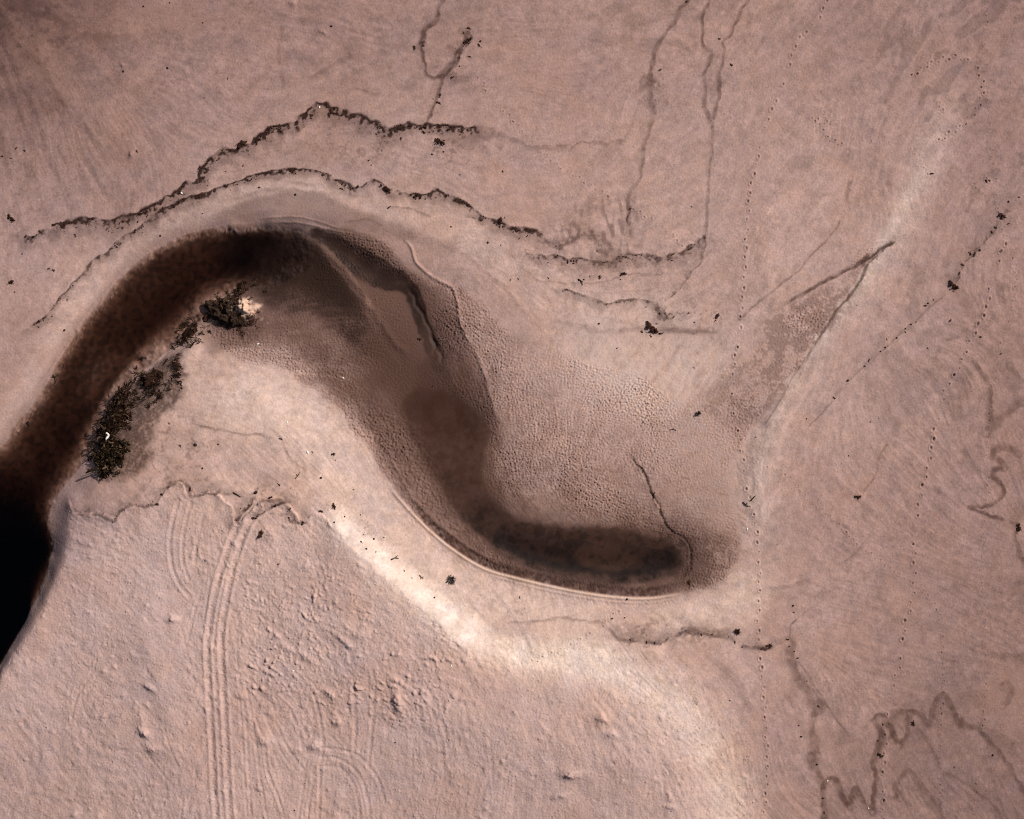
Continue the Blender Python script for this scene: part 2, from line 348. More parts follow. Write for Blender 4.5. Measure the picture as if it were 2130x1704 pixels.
# dry trampled sand: lumps, hollows and wind-streaks
lump = np.maximum(gn(7, 80) - 0.9, 0)
lump2 = np.maximum(band(13, 81, math.radians(40), 1.8) - 0.6, 0)
dry = np.maximum(plateau, 0.75*blur(area([(980,1330),(1250,1345),(1400,1390),(1520,1480),(1570,1600),(1575,1850),(1300,1850),(1200,1500),(1000,1400)], 16), 10))
Z += dry * (0.003*streakF + 0.008*streakM*u01(gn(70, 93)) + 0.008*band(4.5, 82) + 0.022*gn(26, 83) + 0.014*gn(11, 94)*u01(gn(60, 95)) + 0.006*gn(6, 96) + ((0.030 + 0.040*chop)*lump + 0.040*chop*lump2)*(0.35 + 0.95*u01(1.4*gn(45, 97))) + chop*0.055*np.maximum(gn(4.2, 98) + 0.5*gn(10, 99) - 0.9, 0)*(0.4 + 0.9*u01(1.2*gn(50, 97))) - 0.03*np.maximum(gn(6, 84) - 1.5, 0))
swirl = area([(60,1420),(200,1340),(330,1420),(330,1600),(200,1640),(60,1600)], 40)
rr = np.hypot(X-250, (Y-1490)*0.9); Z += swirl * 0.014*np.sin(rr/3.6 + 1.2*gn(60, 85)) * u01(gn(50, 86))
# river bed sand waves
Z += blur(water_m, 6)*ss(0.35, 0.0, np.abs(Z))*0.035*(gn(10, 128) + 0.6*gn(4, 129))
Z += water_m * (0.016*np.maximum(band(20, 87, math.radians(-45), 1.4), -1.0) + 0.02*gn(30, 88)) * ss(-0.05, -0.35, Z)
notch = (Y < 900) & (X < 520)
DN, SN = line(catmull(WATER_N), 26)
Z += (np.where((DN < 26) & (SN > 0), np.exp(-((DN-12)/8)**2)*0.03*np.maximum(band(5, 89, math.radians(-70), 3.5), 0), 0)*notch).astype(np.float32)
# bank comb of rills facing the pool, below the berm
DB, SB = line(catmull(BERM), 26)
comb = np.where((DB < 24) & (SB < 0), np.exp(-((DB-11)/8)**2), 0)
Z += (comb * 0.012 * band(4.2, 90, math.radians(62), 3.0)).astype(np.float32)
DB2, SB2 = line(catmull([(p[0]-6, p[1]+12) for p in BERM]), 16)
Z += (np.where(DB2 < 16, np.exp(-(DB2/6)**2), 0) * 0.010 * band(5, 91, math.radians(62), 3.0)).astype(np.float32)

gnTread = band(3.6, 92, 0.05, 3.5)
# wheel ruts ------------------------------------------------------------------
RUT = [
 [(505,1072),(488,1110),(468,1165),(452,1225),(440,1290),(435,1340),(437,1400),(441,1470),(446,1550),(450,1640),(456,1710),(460,1850)],
 [(540,1055),(512,1105),(492,1165),(478,1225),(467,1290),(463,1340),(467,1400),(471,1470),(475,1550),(479,1640),(484,1710),(488,1850)],
]
for R_ in RUT:
    P = catmull(R_); w_, D, SG = linew(P, 24)
    Z[w_] += np.where(D < 24, plateau[w_]*(-0.045*np.exp(-(D/4.2)**2) + 0.05*np.exp(-((D-8.5)/3.2)**2) + 0.016*np.exp(-(D/5)**2)*gnTread[w_]), 0).astype(np.float32)
for pts, w, d in [([(374,1040),(362,1085),(356,1130),(360,1175),(376,1215),(398,1240)], 3.4, .05),([(400,1045),(388,1090),(382,1130),(384,1170),(396,1205)], 3, .04),([(425,1070),(412,1130),(408,1170)], 3, .025),
  ([(738,1425),(739,1470),(742,1500),(739,1560)], 3.2, .035),([(778,1390),(780,1440),(776,1500),(768,1590)], 3.2, .035),
  ([(672,1552),(710,1556),(745,1567),(768,1588),(790,1622),(800,1660)], 3, .035),([(672,1570),(705,1574),(735,1592),(755,1620),(768,1670),(772,1704)], 3, .035),([(675,1590),(705,1592),(728,1612),(745,1650),(750,1700)], 3, .03),
  ([(535,1490),(552,1540),(560,1600),(590,1680),(600,1740)], 2.6, .03),([(555,1490),(580,1545),(600,1580),(620,1600)], 2.6, .03),([(575,1500),(600,1550),(620,1580)], 2.6, .03),([(610,1480),(625,1520),(632,1560)], 2.6, .03),
  ([(655,1440),(668,1490),(674,1540),(668,1600),(664,1704)], 3, .035),([(640,1575),(632,1640),(622,1704)], 2.5, .025),([(655,1590),(648,1650),(640,1704)], 2.5, .025),
  ([(500,1400),(515,1500),(520,1600),(526,1704)], 2.6, .025),([(515,1420),(532,1520),(545,1620),(560,1704)], 2.6, .025),([(495,1330),(500,1420),(508,1540),(515,1660),(520,1704)], 2.4, .02),
  ([(380,1300),(395,1360),(410,1420)], 2.6, .02),([(290,1540),(330,1590),(370,1640)], 2.5, .02),([(345,1510),(362,1560),(380,1600)], 2.5, .02),([(385,1650),(380,1704)], 2.5, .02),
  ([(200,1385),(180,1420),(160,1455),(150,1500)], 2.6, .02),([(150,1420),(146,1460),(158,1500),(190,1520)], 2.6, .02),([(175,1425),(172,1455),(185,1490),(215,1500)], 2.6, .02),([(205,1360),(198,1400)], 2.2, .02),
  ([(420,1230),(405,1280),(395,1330)], 2.6, .025),([(440,1200),(432,1260),(424,1320)], 2.4, .02)]:
    P = catmull(pts); w_, D, SG = linew(P, 14)
    Z[w_] += np.where(D < 14, 0.72*plateau[w_]*(-d*np.exp(-(D/w)**2) + 0.7*d*np.exp(-((D-w*2.0)/(w*0.8))**2)), 0).astype(np.float32)

# ------------------------------------------------------------------ base tints of the sand (moisture, grain, silt, some corner vignette), estimated by eye at image pixels
E = 1.0                              # flat ground in this daylight returns about this much of its tint
TP = [(20,20,(104,76,70)),(150,40,(134,103,96)),(60,200,(136,105,98)),(250,250,(158,126,119)),(60,400,(166,134,127)),(300,380,(166,134,127)),(450,200,(165,132,125)),(400,30,(154,122,115)),(700,60,(158,126,119)),(700,180,(166,134,126)),
      (1000,60,(163,131,123)),(1000,250,(174,141,133)),(1200,150,(170,137,129)),(1250,350,(180,147,138)),(1400,80,(172,139,130)),(1420,350,(182,149,139)),(1600,80,(172,139,130)),(1600,350,(184,150,140)),(1800,80,(165,132,124)),(1850,250,(175,142,133)),
      (2080,60,(160,128,121)),(2100,300,(160,128,121)),(2000,450,(171,138,130)),(80,560,(178,146,139)),(40,700,(170,139,132)),(160,600,(183,152,144)),(450,340,(178,146,138)),(850,340,(182,150,141)),(1050,400,(186,153,144)),(600,300,(174,142,134)),
      (1150,430,(186,153,144)),(1400,470,(190,157,147)),(1650,450,(188,155,145)),(1600,600,(190,157,147)),(1850,650,(182,149,140)),(1750,850,(186,153,143)),(2050,650,(166,133,125)),(1900,850,(174,141,132)),(2080,900,(160,127,119)),(1750,1100,(173,140,132)),
      (1950,1100,(166,133,125)),(2080,1250,(152,121,114)),(1700,1250,(176,143,134)),(1850,1350,(163,131,123)),(2080,1450,(146,116,109)),(1950,1550,(152,121,114)),(2080,1670,(138,109,103)),(1800,1660,(152,122,115)),(1620,1500,(170,138,130)),(1600,1670,(166,135,127)),
      (1500,1400,(188,155,146)),(100,1400,(184,154,148)),(60,1650,(160,131,125)),(300,1600,(180,150,144)),(300,1200,(192,163,157)),(500,1500,(184,154,147)),(600,1200,(198,168,160)),(800,1400,(190,160,152)),(900,1650,(176,147,140)),(1100,1500,(188,157,149)),(1300,1650,(178,148,140)),
      (350,950,(188,154,142)),(500,950,(196,163,151)),(450,820,(194,163,151)),(120,1060,(150,122,118)),(600,900,(206,174,161)),(1550,1200,(190,158,148)),(1450,1280,(194,162,150)),(1100,1270,(204,172,159)),(1250,720,(200,168,157))]
acc = np.zeros(cX.shape + (3,)); nw = np.zeros(cX.shape)
for a, b, c in TP:
    w = 1.0 / ((cX-a)**2 + (cY-b)**2 + 75**2)**1.7
    acc += w[..., None]*lin(c)[None, None]; nw += w
T3 = np.stack([from_coarse(acc[..., k]/nw) for k in range(3)], -1) / E
def tint(c, w):
    global T3
    T3 += (lin(c)[None, None].astype(np.float32)/E - T3) * w[..., None]
def gain(g):
    global T3
    T3 *= g[..., None]
tint((206,176,165), bankN*0.62)
tint((216,186,171), inner*0.8)
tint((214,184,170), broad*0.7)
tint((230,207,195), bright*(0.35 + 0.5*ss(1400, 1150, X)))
tint((206,176,169), plateau*0.22)
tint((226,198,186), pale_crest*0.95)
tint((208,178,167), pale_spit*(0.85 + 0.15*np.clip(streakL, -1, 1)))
tint((190,160,153), plat_in*0.25)
gain(1 + (1-silt)*(1-plateau)*(0.065*streakL*ss(0.3, 0.75, u01(gn(150, 100))) + 0.040*streakM))
damp = ss(0.55, 1.6, streakL + 0.8*gn(120, 101))
upper = ss(420, 200, Y + 0.12*X*0) ; right = ss(1700, 1950, X)
gain(1 - (0.15*upper + 0.15*right)*damp*(1-silt)*(1-plateau))
streakF0 = lic(gn(4, 68), 9, 4.0)
fan = area([(-60,80),(150,120),(330,330),(260,470),(60,460),(-60,350)], 60)
an_ = np.arctan2(Y + 120, X + 90); ra_ = np.hypot(X + 90, Y + 120)
U1, U2 = gn(6, 141), gn(6, 142)
def polar(Nz, ka, kr): return Nz[(np.abs(ra_*kr/ST).astype(int)) % NY, (np.abs(an_*ka/ST).astype(int)) % NX]
fs = 0.8*polar(U1, 330, 0.085) + 0.5*polar(U2, 700, 0.12) + 0.5*gn(30, 143) + 0.25*gn(3, 144)
fan_w = blur(area([(-100,20),(120,90),(330,260),(300,420),(180,470),(-100,430)], 40), 10)
gain(1 - fan_w*0.26*ss(-0.5, 1.8, fs))
sand_ = (1-silt)*(1-0.6*plateau)
fl1 = gn(2.0, 145) + 0.55*gn(9, 146); fl2 = 0.8*gn(4.5, 147) + 0.5*gn(14, 148) + 0.6*streakM
wl_ = 0.45 + 0.9*ss(900, 100, X + Y*0.9) + 0.35*ss(1500, 2000, X)
gain(1 - sand_*np.clip(wl_, 0, 1.2)*(0.13*ss(1.1, 2.6, fl1) + 0.10*ss(0.5, 2.0, fl2))); 
fan2 = area([(1300,430),(1500,1000),(1800,1400),(2130,1300),(2130,700),(1900,560)], 80)
gain(1 - fan2*(1-silt)*0.08*ss(0.2, 1.6, streakL))
gain(1 - 0.05*(1-silt)*(1-plateau)*(0.35 + 0.9*fan + 0.6*fan2)*ss(-0.3, 1.6, streakF))
Z += ((1-silt)*(1-plateau)*(1-water_m)*0.005*streakF*u01(gn(100, 67))).astype(np.float32)
gain(1 + 0.075*fbm(3, 120, 0.9, 102)*(1 - 0.4*plateau))
tint((178,138,122), (1-silt)*0.22*ss(0.6, 1.4, gn(90, 103)))

wet = np.zeros((NY, NX), np.float32)
def far_from(pts):                    # broad distance field on the coarse grid
    Q = catmull(pts, 8.0); d = np.full(cX.shape, 1e9)
    for a, b in Q: d = np.minimum(d, (cX-a)**2 + (cY-b)**2)
    return from_coarse(np.sqrt(d))
AXIS = [(560,520),(650,540),(725,590),(775,660),(815,740),(870,830),(920,910),(965,1000),(1030,1085),(1130,1140),(1260,1160),(1390,1160)]
dax = far_from(AXIS) + 10*gn(30, 106) + 5*gn(10, 107)
# silt flats
mott = u01(0.6*gn(5, 110) + 0.45*gn(18, 111) + 0.6*streakS + 0.4*streakM)
tint((158,125,115), silt*(0.22 + 0.66*np.exp(-(dax/260)**2) - 0.15*flat_lt)*(0.55 + 0.6*mott))
tint((116,87,78), silt*(1-flat_lt)*np.exp(-(dax/240)**2)*0.55*ss(0.35, 1.1, 0.55*mott + 0.45*u01(gn(45, 112)) + 0.10*streakM))
tint((146,116,106), blur(spitfl, 8)*0.85*ss(0.1, 0.95, u01(0.7*gn(4, 113) + 0.5*gn(10, 135) + 0.6*gn(30, 114))))
wb = u01(0.7*gn(22, 115) + 0.6*gn(60, 116) + 0.5*streakM)
tint((214,186,174), 0.75*area([(1180,705),(1320,702),(1480,700),(1535,715),(1490,790),(1425,855),(1335,870),(1240,810)], 34)*np.clip(0.8 + 0.25*streakM, 0, 1))
tint((192,161,150), 0.65*area([(1380,890),(1500,870),(1535,960),(1525,1090),(1465,1110),(1405,1040),(1345,950)], 22, 0.3, 68, 16)*np.clip(0.75 + 0.3*streakM, 0, 1))
wetsoft = 0.45*wetband + 0.55*blur(wetband, 26)
tint((108,80,71), wetsoft*(0.72 + 0.28*wb)); wet += wetband*0.5
tint((74,52,44), 0.80*np.exp(-(dax/62)**2)*(0.75 + 0.25*wb)*blur(silt, 10))
tint((96,70,61), 0.45*np.exp(-(dax/120)**2)*blur(silt, 10))
chan = area([(650,500),(700,470),(790,500),(850,560),(880,590),(925,600),(950,640),(962,690),(985,725),(1006,776),(1024,836),(1042,884),(1020,905),(1005,960),(960,1000),(900,960),(830,850),(760,720),(690,640),(600,640),(560,580)], 4, 0.4, 61, 12)
tint((106,79,70), chan*0.45)
tint((58,40,34), 0.85*area([(600,500),(650,520),(700,560),(745,620),(770,690),(800,760),(760,740),(700,690),(640,650),(560,640),(520,600)], 22, 0.3, 62, 20)*(0.8 + 0.2*np.clip(streakM, -1.5, 1)))
tint((136,105,95), 0.4*area([(640,488),(662,500),(710,545),(748,590),(775,635),(800,690),(840,760),(826,760),(785,700),(752,640),(722,600),(690,560),(648,508)], 4, 0.6, 64, 8))
dband = area([(620,560),(720,590),(770,690),(800,760),(860,830),(960,830),(940,760),(870,660),(810,640)], 40)
tint((88,62,54), dband*0.35)
dend = area([(540,480),(620,482),(650,500),(710,550),(760,630),(740,660),(660,610),(600,620),(520,620),(480,640),(470,560)], 30, 0.15, 57, 22)
tint((56,38,31), dend*0.95); tint((84,58,48), area([(760,720),(800,700),(830,780),(820,820),(790,800)], 14)*0.5)
tint((46,30,26), poolA*(0.82 + 0.18*wb)); wet = np.maximum(wet, poolA*0.9)
cs_ = ss(985, 1090, Y + 0.15*(X-1000))
tint((78,55,47), 0.6*area([(880,640),(930,700),(978,765),(1012,830),(1022,890),(985,880),(940,820),(905,760),(880,700)], 13, 0.4, 73, 14)*np.clip(0.8 + 0.3*streakM, 0, 1))
tint((66,45,37), 0.8*area([(880,740),(918,745),(935,790),(960,830),(930,850),(880,850),(858,820)], 13, 0.4, 66, 12))
tint((80,56,48), 0.8*area([(770,660),(850,700),(900,760),(985,850),(990,900),(880,900),(835,850),(800,780)], 24))
corew = lerp(0.5*core + 0.5*blur(core, 12), 0.35*core + 0.65*blur(core, 9), cs_)
tint((62,39,30), corew*(0.9 + 0.1*np.clip(0.7*gn(6, 133) + 0.7*gn(16, 134), -1.5, 1))*(0.88 + 0.12*u01(gn(20, 117)))); wet = np.maximum(wet, core*0.9)
DCE, _ = line(catmull([(880,965),(925,1030),(965,1085),(1030,1135),(1110,1172),(1210,1197),(1310,1204),(1400,1186)]), 75)
low = np.exp(-(np.minimum(DCE, 200)/46)**2)
weedy = ss(0.2, 0.9, u01(0.6*gn(5, 117) + 0.7*gn(12, 118) + 0.6*gn(30, 119)))
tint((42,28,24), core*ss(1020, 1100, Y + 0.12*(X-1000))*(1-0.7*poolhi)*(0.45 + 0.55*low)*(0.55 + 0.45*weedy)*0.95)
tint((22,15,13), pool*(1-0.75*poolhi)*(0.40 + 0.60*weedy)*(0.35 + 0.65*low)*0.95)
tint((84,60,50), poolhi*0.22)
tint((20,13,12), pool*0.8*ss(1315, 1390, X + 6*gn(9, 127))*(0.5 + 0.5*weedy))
tint((26,17,15), np.where(DCE < 22, ss(980, 1080, X)*np.exp(-((DCE-3)/12)**4)*(0.82 + 0.25*np.clip(gn(14, 120), -1, 1)), 0).clip(0, 1))
tint((84,60,52), 0.6*np.exp(-(np.minimum(DCE, 200)/58)**2)*ss(940, 1060, X)*ss(1470, 1400, X)*blur(silt, 8)*(1-0.8*core)*np.clip(0.75 + 0.3*gn(6, 155) + 0.2*streakS, 0, 1)*ss(90, 50, DCE))
# rim between pool and berm: dark wet wall
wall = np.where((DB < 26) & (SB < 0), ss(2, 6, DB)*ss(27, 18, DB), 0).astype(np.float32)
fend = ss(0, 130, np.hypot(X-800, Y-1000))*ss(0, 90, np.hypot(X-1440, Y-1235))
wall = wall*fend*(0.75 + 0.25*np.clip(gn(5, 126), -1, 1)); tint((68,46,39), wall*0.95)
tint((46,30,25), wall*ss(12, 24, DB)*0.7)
berm_w = np.where(DB < 5, np.exp(-(DB/2.6)**2), 0); tint((222,188,168), (berm_w*0.85*fend).astype(np.float32))
tint((150,122,112), 0.55*area([(1265,1303),(1330,1298),(1392,1316),(1387,1340),(1320,1338),(1285,1332)], 5, 0.5, 71, 10)*np.clip(0.8 + 0.3*gn(5, 151), 0, 1))
tint((140,112,103), 0.6*area([(1398,1324),(1430,1304),(1480,1308),(1525,1322),(1490,1330),(1435,1320)], 5, 0.5, 72, 10)*np.clip(0.8 + 0.3*gn(5, 152), 0, 1))
tint((132,104,96), 0.62*area([(415,472),(470,432),(560,402),(680,408),(760,445),(880,482),(960,530),(860,500),(760,478),(640,462),(520,460)], 13, 0.4, 59, 24))
tint((140,112,104), (np.where(DN < 26, ss(26, 3, DN)*0.55, 0)*(1-water_m)).astype(np.float32))  # north bank margin: wet sand, with the bank's shaded side in the tint too
# underwater bed and river margins
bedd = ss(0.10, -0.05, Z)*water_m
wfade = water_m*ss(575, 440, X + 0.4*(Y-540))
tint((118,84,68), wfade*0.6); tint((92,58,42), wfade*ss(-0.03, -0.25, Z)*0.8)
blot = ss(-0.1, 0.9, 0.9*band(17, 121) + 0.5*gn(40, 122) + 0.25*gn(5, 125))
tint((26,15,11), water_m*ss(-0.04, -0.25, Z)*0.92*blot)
tint((46,30,24), 0.92*area([(455,486),(540,476),(600,478),(640,492),(690,540),(735,605),(755,655),(700,640),(640,600),(570,585),(500,575),(450,560)], 20, 0.25, 69, 20))
tint((140,108,97), 0.3*area([(644,490),(668,504),(712,548),(748,592),(772,632),(764,640),(740,612),(706,570),(672,530)], 3, 0.6, 70, 8))
tint((84,60,52), 0.6*blur(poolA, 16)*(1-poolA))
wetedge = ss(0.42, 0.04, Z)*blur(water_m, 22)*1.6
tint((150,118,108), np.clip(wetedge, 0, 1)*0.35*ss(520, 420, X)); wet = np.maximum(wet, np.clip(wetedge, 0, 1)*0.8)
tint((66,45,37), weedbed*(0.42 + 0.40*u01(0.9*gn(2.5, 123) + 0.5*gn(7, 124) + 1.6*(weedbed-0.5))))
mound = np.exp(-(((X-509)*0.83+(Y-638)*0.56)/25)**2-((-(X-509)*0.56+(Y-638)*0.83)/19)**2)
tint((214,178,156), (0.9*ss(0.2, 0.75, mound + 0.12*gn(7, 58)*(mound > 0.05))*(mound > 0.05)).astype(np.float32))

# seep lines, tide marks and drift-line stains -----------------------------------
def smear(pts, w, k, c=(98,73,66), amp=1.5, seed=0, soft=True, fade=9, rag=0.75):
    P = wob(catmull(pts), amp, seed); w_, D, SG = linew(P, w*2.2)
    n = 0.75 + 0.5*pick(UN16, w_, seed + 500) - 0.25
    m = np.where(SG < 0, ss(1.05, 0.55, D/(w*n)), 0.25*ss(1.9, 0.5, D/(w*n)) + 0.75*ss(1.2, 0.1, D/(w*n)))
    e = np.minimum(np.hypot(X[w_]-P[0, 0], Y[w_]-P[0, 1]), np.hypot(X[w_]-P[-1, 0], Y[w_]-P[-1, 1]))
    m = m*ss(0, fade, e) if fade else m
    m = m*(1 - rag*0.6*(1-pick(UN7, w_, seed + 600)))
    m = np.where(D < 1e5, m*k, 0).astype(np.float32)
    T3[w_] += (lin(c)[None, None].astype(np.float32)/E - T3[w_]) * m[..., None]; return P
UN16, UN7 = u01(gn(16, 500)), u01(1.2*gn(7, 600))

SEEP = [
 # north: seep channels running down to the drift line
 ([(1434,-60),(1430,0),(1413,16),(1404,42),(1393,62),(1374,85),(1362,112),(1354,142),(1350,175)], 5.5, .62), ([(1350,175),(1357,212),(1359,242),(1350,270),(1339,305),(1335,335),(1330,372),(1311,402),(1306,440)], 5, .45),
 ([(1480,-60),(1474,0),(1460,30),(1462,55),(1459,92),(1478,108),(1482,112)], 5, .62), ([(1482,108),(1466,145),(1463,165),(1466,190),(1464,215),(1471,235),(1481,260)], 5, .6),
 ([(1580,-60),(1556,0),(1540,28),(1520,68),(1508,85),(1507,115),(1496,155),(1498,180),(1490,225),(1482,255)], 4.5, .55), ([(1481,255),(1481,300),(1476,350),(1473,400),(1471,450),(1468,490)], 3.5, .42),
 ([(940,-60),(925,-10),(912,22),(906,42),(884,62),(877,85),(873,98)], 6, .72), ([(876,92),(880,122),(886,140),(889,156),(905,164),(922,158),(928,162)], 4.5, .7), ([(975,62),(964,92),(950,115),(940,140),(925,160),(915,188),(905,215),(893,238),(887,264)], 5, .75),
 ([(905,162),(922,152),(935,150),(942,160)], 10, .45), ([(1340,172),(1352,170),(1365,178)], 14, .5), ([(1345,215),(1375,205),(1390,225)], 12, .2),
 ([(1185,310),(1210,293),(1230,300)], 2.5, .4), ([(1230,300),(1262,296),(1298,296)], 6, .4), ([(1030,280),(1060,288),(1085,298),(1115,307),(1185,308)], 6, .35),
 # east: seeps and stains
 ([(2020,745),(2048,785),(2056,815),(2062,850),(2058,880)], 6, .5), ([(2130,842),(2105,852),(2080,872),(2060,885),(2050,900)], 13, .42),
 ([(2120,945),(2095,932),(2080,930),(2066,945),(2080,962),(2088,975)], 7, .55), ([(2090,975),(2068,975),(2062,990),(2075,1003),(2086,1018),(2080,1035),(2062,1048),(2040,1053),(2015,1055),(2030,1062),(2060,1074),(2090,1085)], 5.5, .68),
 ([(2095,1085),(2112,1092),(2118,1100),(2112,1112),(2118,1140),(2128,1170),(2140,1200)], 5.5, .6), ([(2150,1050),(2120,1070),(2110,1090)], 14, .3), ([(2150,1230),(2110,1245)], 20, .3), ([(2100,760),(2130,800)], 9, .45),
 # south-east: looping seep marks
 ([(1640,1338),(1645,1362),(1655,1390),(1672,1422),(1690,1450),(1700,1480)], 15, .5), ([(1700,1470),(1690,1510),(1690,1560),(1700,1575)], 10, .5), ([(1685,1575),(1700,1600),(1712,1635)], 10, .48),
 ([(1658,1372),(1680,1405),(1705,1445),(1735,1490),(1768,1532)], 3, .45), ([(1716,1850),(1713,1704),(1712,1660),(1718,1630),(1730,1622),(1742,1640),(1756,1665),(1766,1680)], 8, .68), ([(1766,1680),(1772,1650),(1780,1638),(1790,1655),(1800,1672),(1815,1688)], 7, .6),
 ([(1818,1690),(1815,1650),(1822,1612),(1815,1590),(1828,1560),(1830,1530),(1822,1500),(1826,1490),(1838,1492),(1852,1520),(1868,1552)], 8, .66), ([(1856,1540),(1854,1505),(1860,1482),(1878,1478),(1892,1486)], 8, .5), ([(1870,1552),(1884,1530),(1888,1500),(1898,1485)], 8, .5),
 ([(1890,1485),(1912,1485),(1932,1505),(1940,1480),(1950,1455),(1960,1440),(1972,1455),(1985,1490),(2000,1520)], 7, .62), ([(1994,1490),(2008,1510),(2035,1520),(2060,1548),(2090,1582),(2118,1630),(2135,1660)], 6, .55),
 ([(1872,1660),(1866,1632),(1880,1612),(1895,1605),(1915,1632),(1940,1668),(1960,1710)], 8, .4), ([(1905,1515),(1935,1550),(1950,1595),(1975,1612),(2000,1625),(2060,1670),(2100,1710)], 5, .35), ([(2080,1430),(2092,1420),(2100,1445),(2085,1470)], 8, .4), ([(1830,1655),(1860,1660),(1872,1640)], 6, .3),
 # spit and channel edges
 ([(1750,455),(1738,475),(1720,500),(1690,530),(1650,572),(1592,618),(1532,668)], 3, .42), ([(1858,498),(1850,508),(1800,541),(1750,567),(1700,596),(1640,628)], 5, .78), ([(1850,508),(1806,550),(1797,575),(1775,605),(1732,660),(1692,720)], 3.5, .62), ([(1692,720),(1660,772),(1620,835),(1590,890)], 2.2, .4),
 ([(1800,560),(1797,545),(1815,532)], 6, .6), ([(1770,370),(1762,395),(1762,425)], 5, .4), ([(1765,315),(1770,325)], 6, .4),
 # lower bank: tide marks
 ([(395,880),(450,893),(490,901),(540,904),(572,911)], 3, .45), ([(560,890),(580,905),(590,930),(600,948),(620,967),(640,985)], 2.5, .4),
 ([(1050,1297),(1120,1293),(1165,1286),(1200,1288),(1255,1300),(1285,1328),(1310,1334)], 4, .35), ([(1540,1340),(1560,1348),(1592,1350),(1612,1344)], 4, .5), ([(1640,1332),(1648,1300),(1660,1285)], 2.2, .5),
 ([(545,1040),(590,1042),(612,1046)], 4, .5),
 # thin tide marks north bank
 ([(1060,525),(1090,560),(1120,582),(1150,586),(1240,588),(1320,570),(1345,572),(1400,566)], 1.8, .3), ([(900,500),(960,528),(1010,565),(1050,600),(1080,640)], 5, .2), ([(810,430),(850,432),(900,452)], 2.5, .4), ([(720,462),(760,455),(800,468)], 2.5, .35),
 ([(1240,610),(1300,608),(1370,600)], 1.8, .2), ([(1150,665),(1250,690),(1330,685),(1480,690)], 7, .25), ([(1260,667),(1300,672),(1340,690)], 7, .2), ([(1370,690),(1430,688),(1480,690)], 7, .3),
 ([(530,365),(600,378),(660,385)], 4, .25), ([(480,415),(560,395),(640,400),(700,405)], 5, .25), ([(140,715),(190,650),(240,590),(300,540)], 5, .15), ([(20,1245),(60,1230)], 3, .2),
 ([(1735,828),(1700,870),(1680,890)], 2, .35), ([(1830,960),(1815,1000),(1790,1030)], 2.5, .35), ([(1735,1180),(1770,1160),(1790,1140),(1818,1095)], 3, .25), ([(1600,1232),(1660,1215),(1690,1210)], 6, .25), ([(1560,1235),(1600,1232)], 9, .15),
 ([(1500,690),(1450,692),(1400,690)], 4, .25), ([(1820,970),(1832,945),(1850,920)], 3, .3), ([(2060,1365),(2130,1370)], 10, .3), ([(2000,700),(1960,705)], 5, .35), ([(1990,570),(2005,595)], 2, .35), ([(1865,700),(1900,668),(1935,640),(1960,618)], 3, .18), ([(1800,760),(1860,710)], 2, .22),
 ([(700,120),(715,130),(735,140)], 4, .3), ([(590,50),(580,120),(595,190)], 4, .25), ([(640,165),(700,135),(740,115)], 5, .25), ([(690,60),(720,100),(735,125)], 4, .25), ([(735,185),(790,200)], 4, .25), ([(560,25),(610,40),(650,45)], 8, .2),
 ([(60,30),(110,40),(150,55)], 10, .35), ([(140,70),(200,80),(280,85)], 10, .25), ([(40,90),(90,150),(130,230)], 12, .3), ([(90,20),(60,10),(20,5)], 18, .4),
]
for k, (pts, w, kk) in enumerate(SEEP):
    smear(pts, w*1.4, kk*1.2, c=(82,58,51), amp=1.2 + w*0.12, seed=200 + k*3)

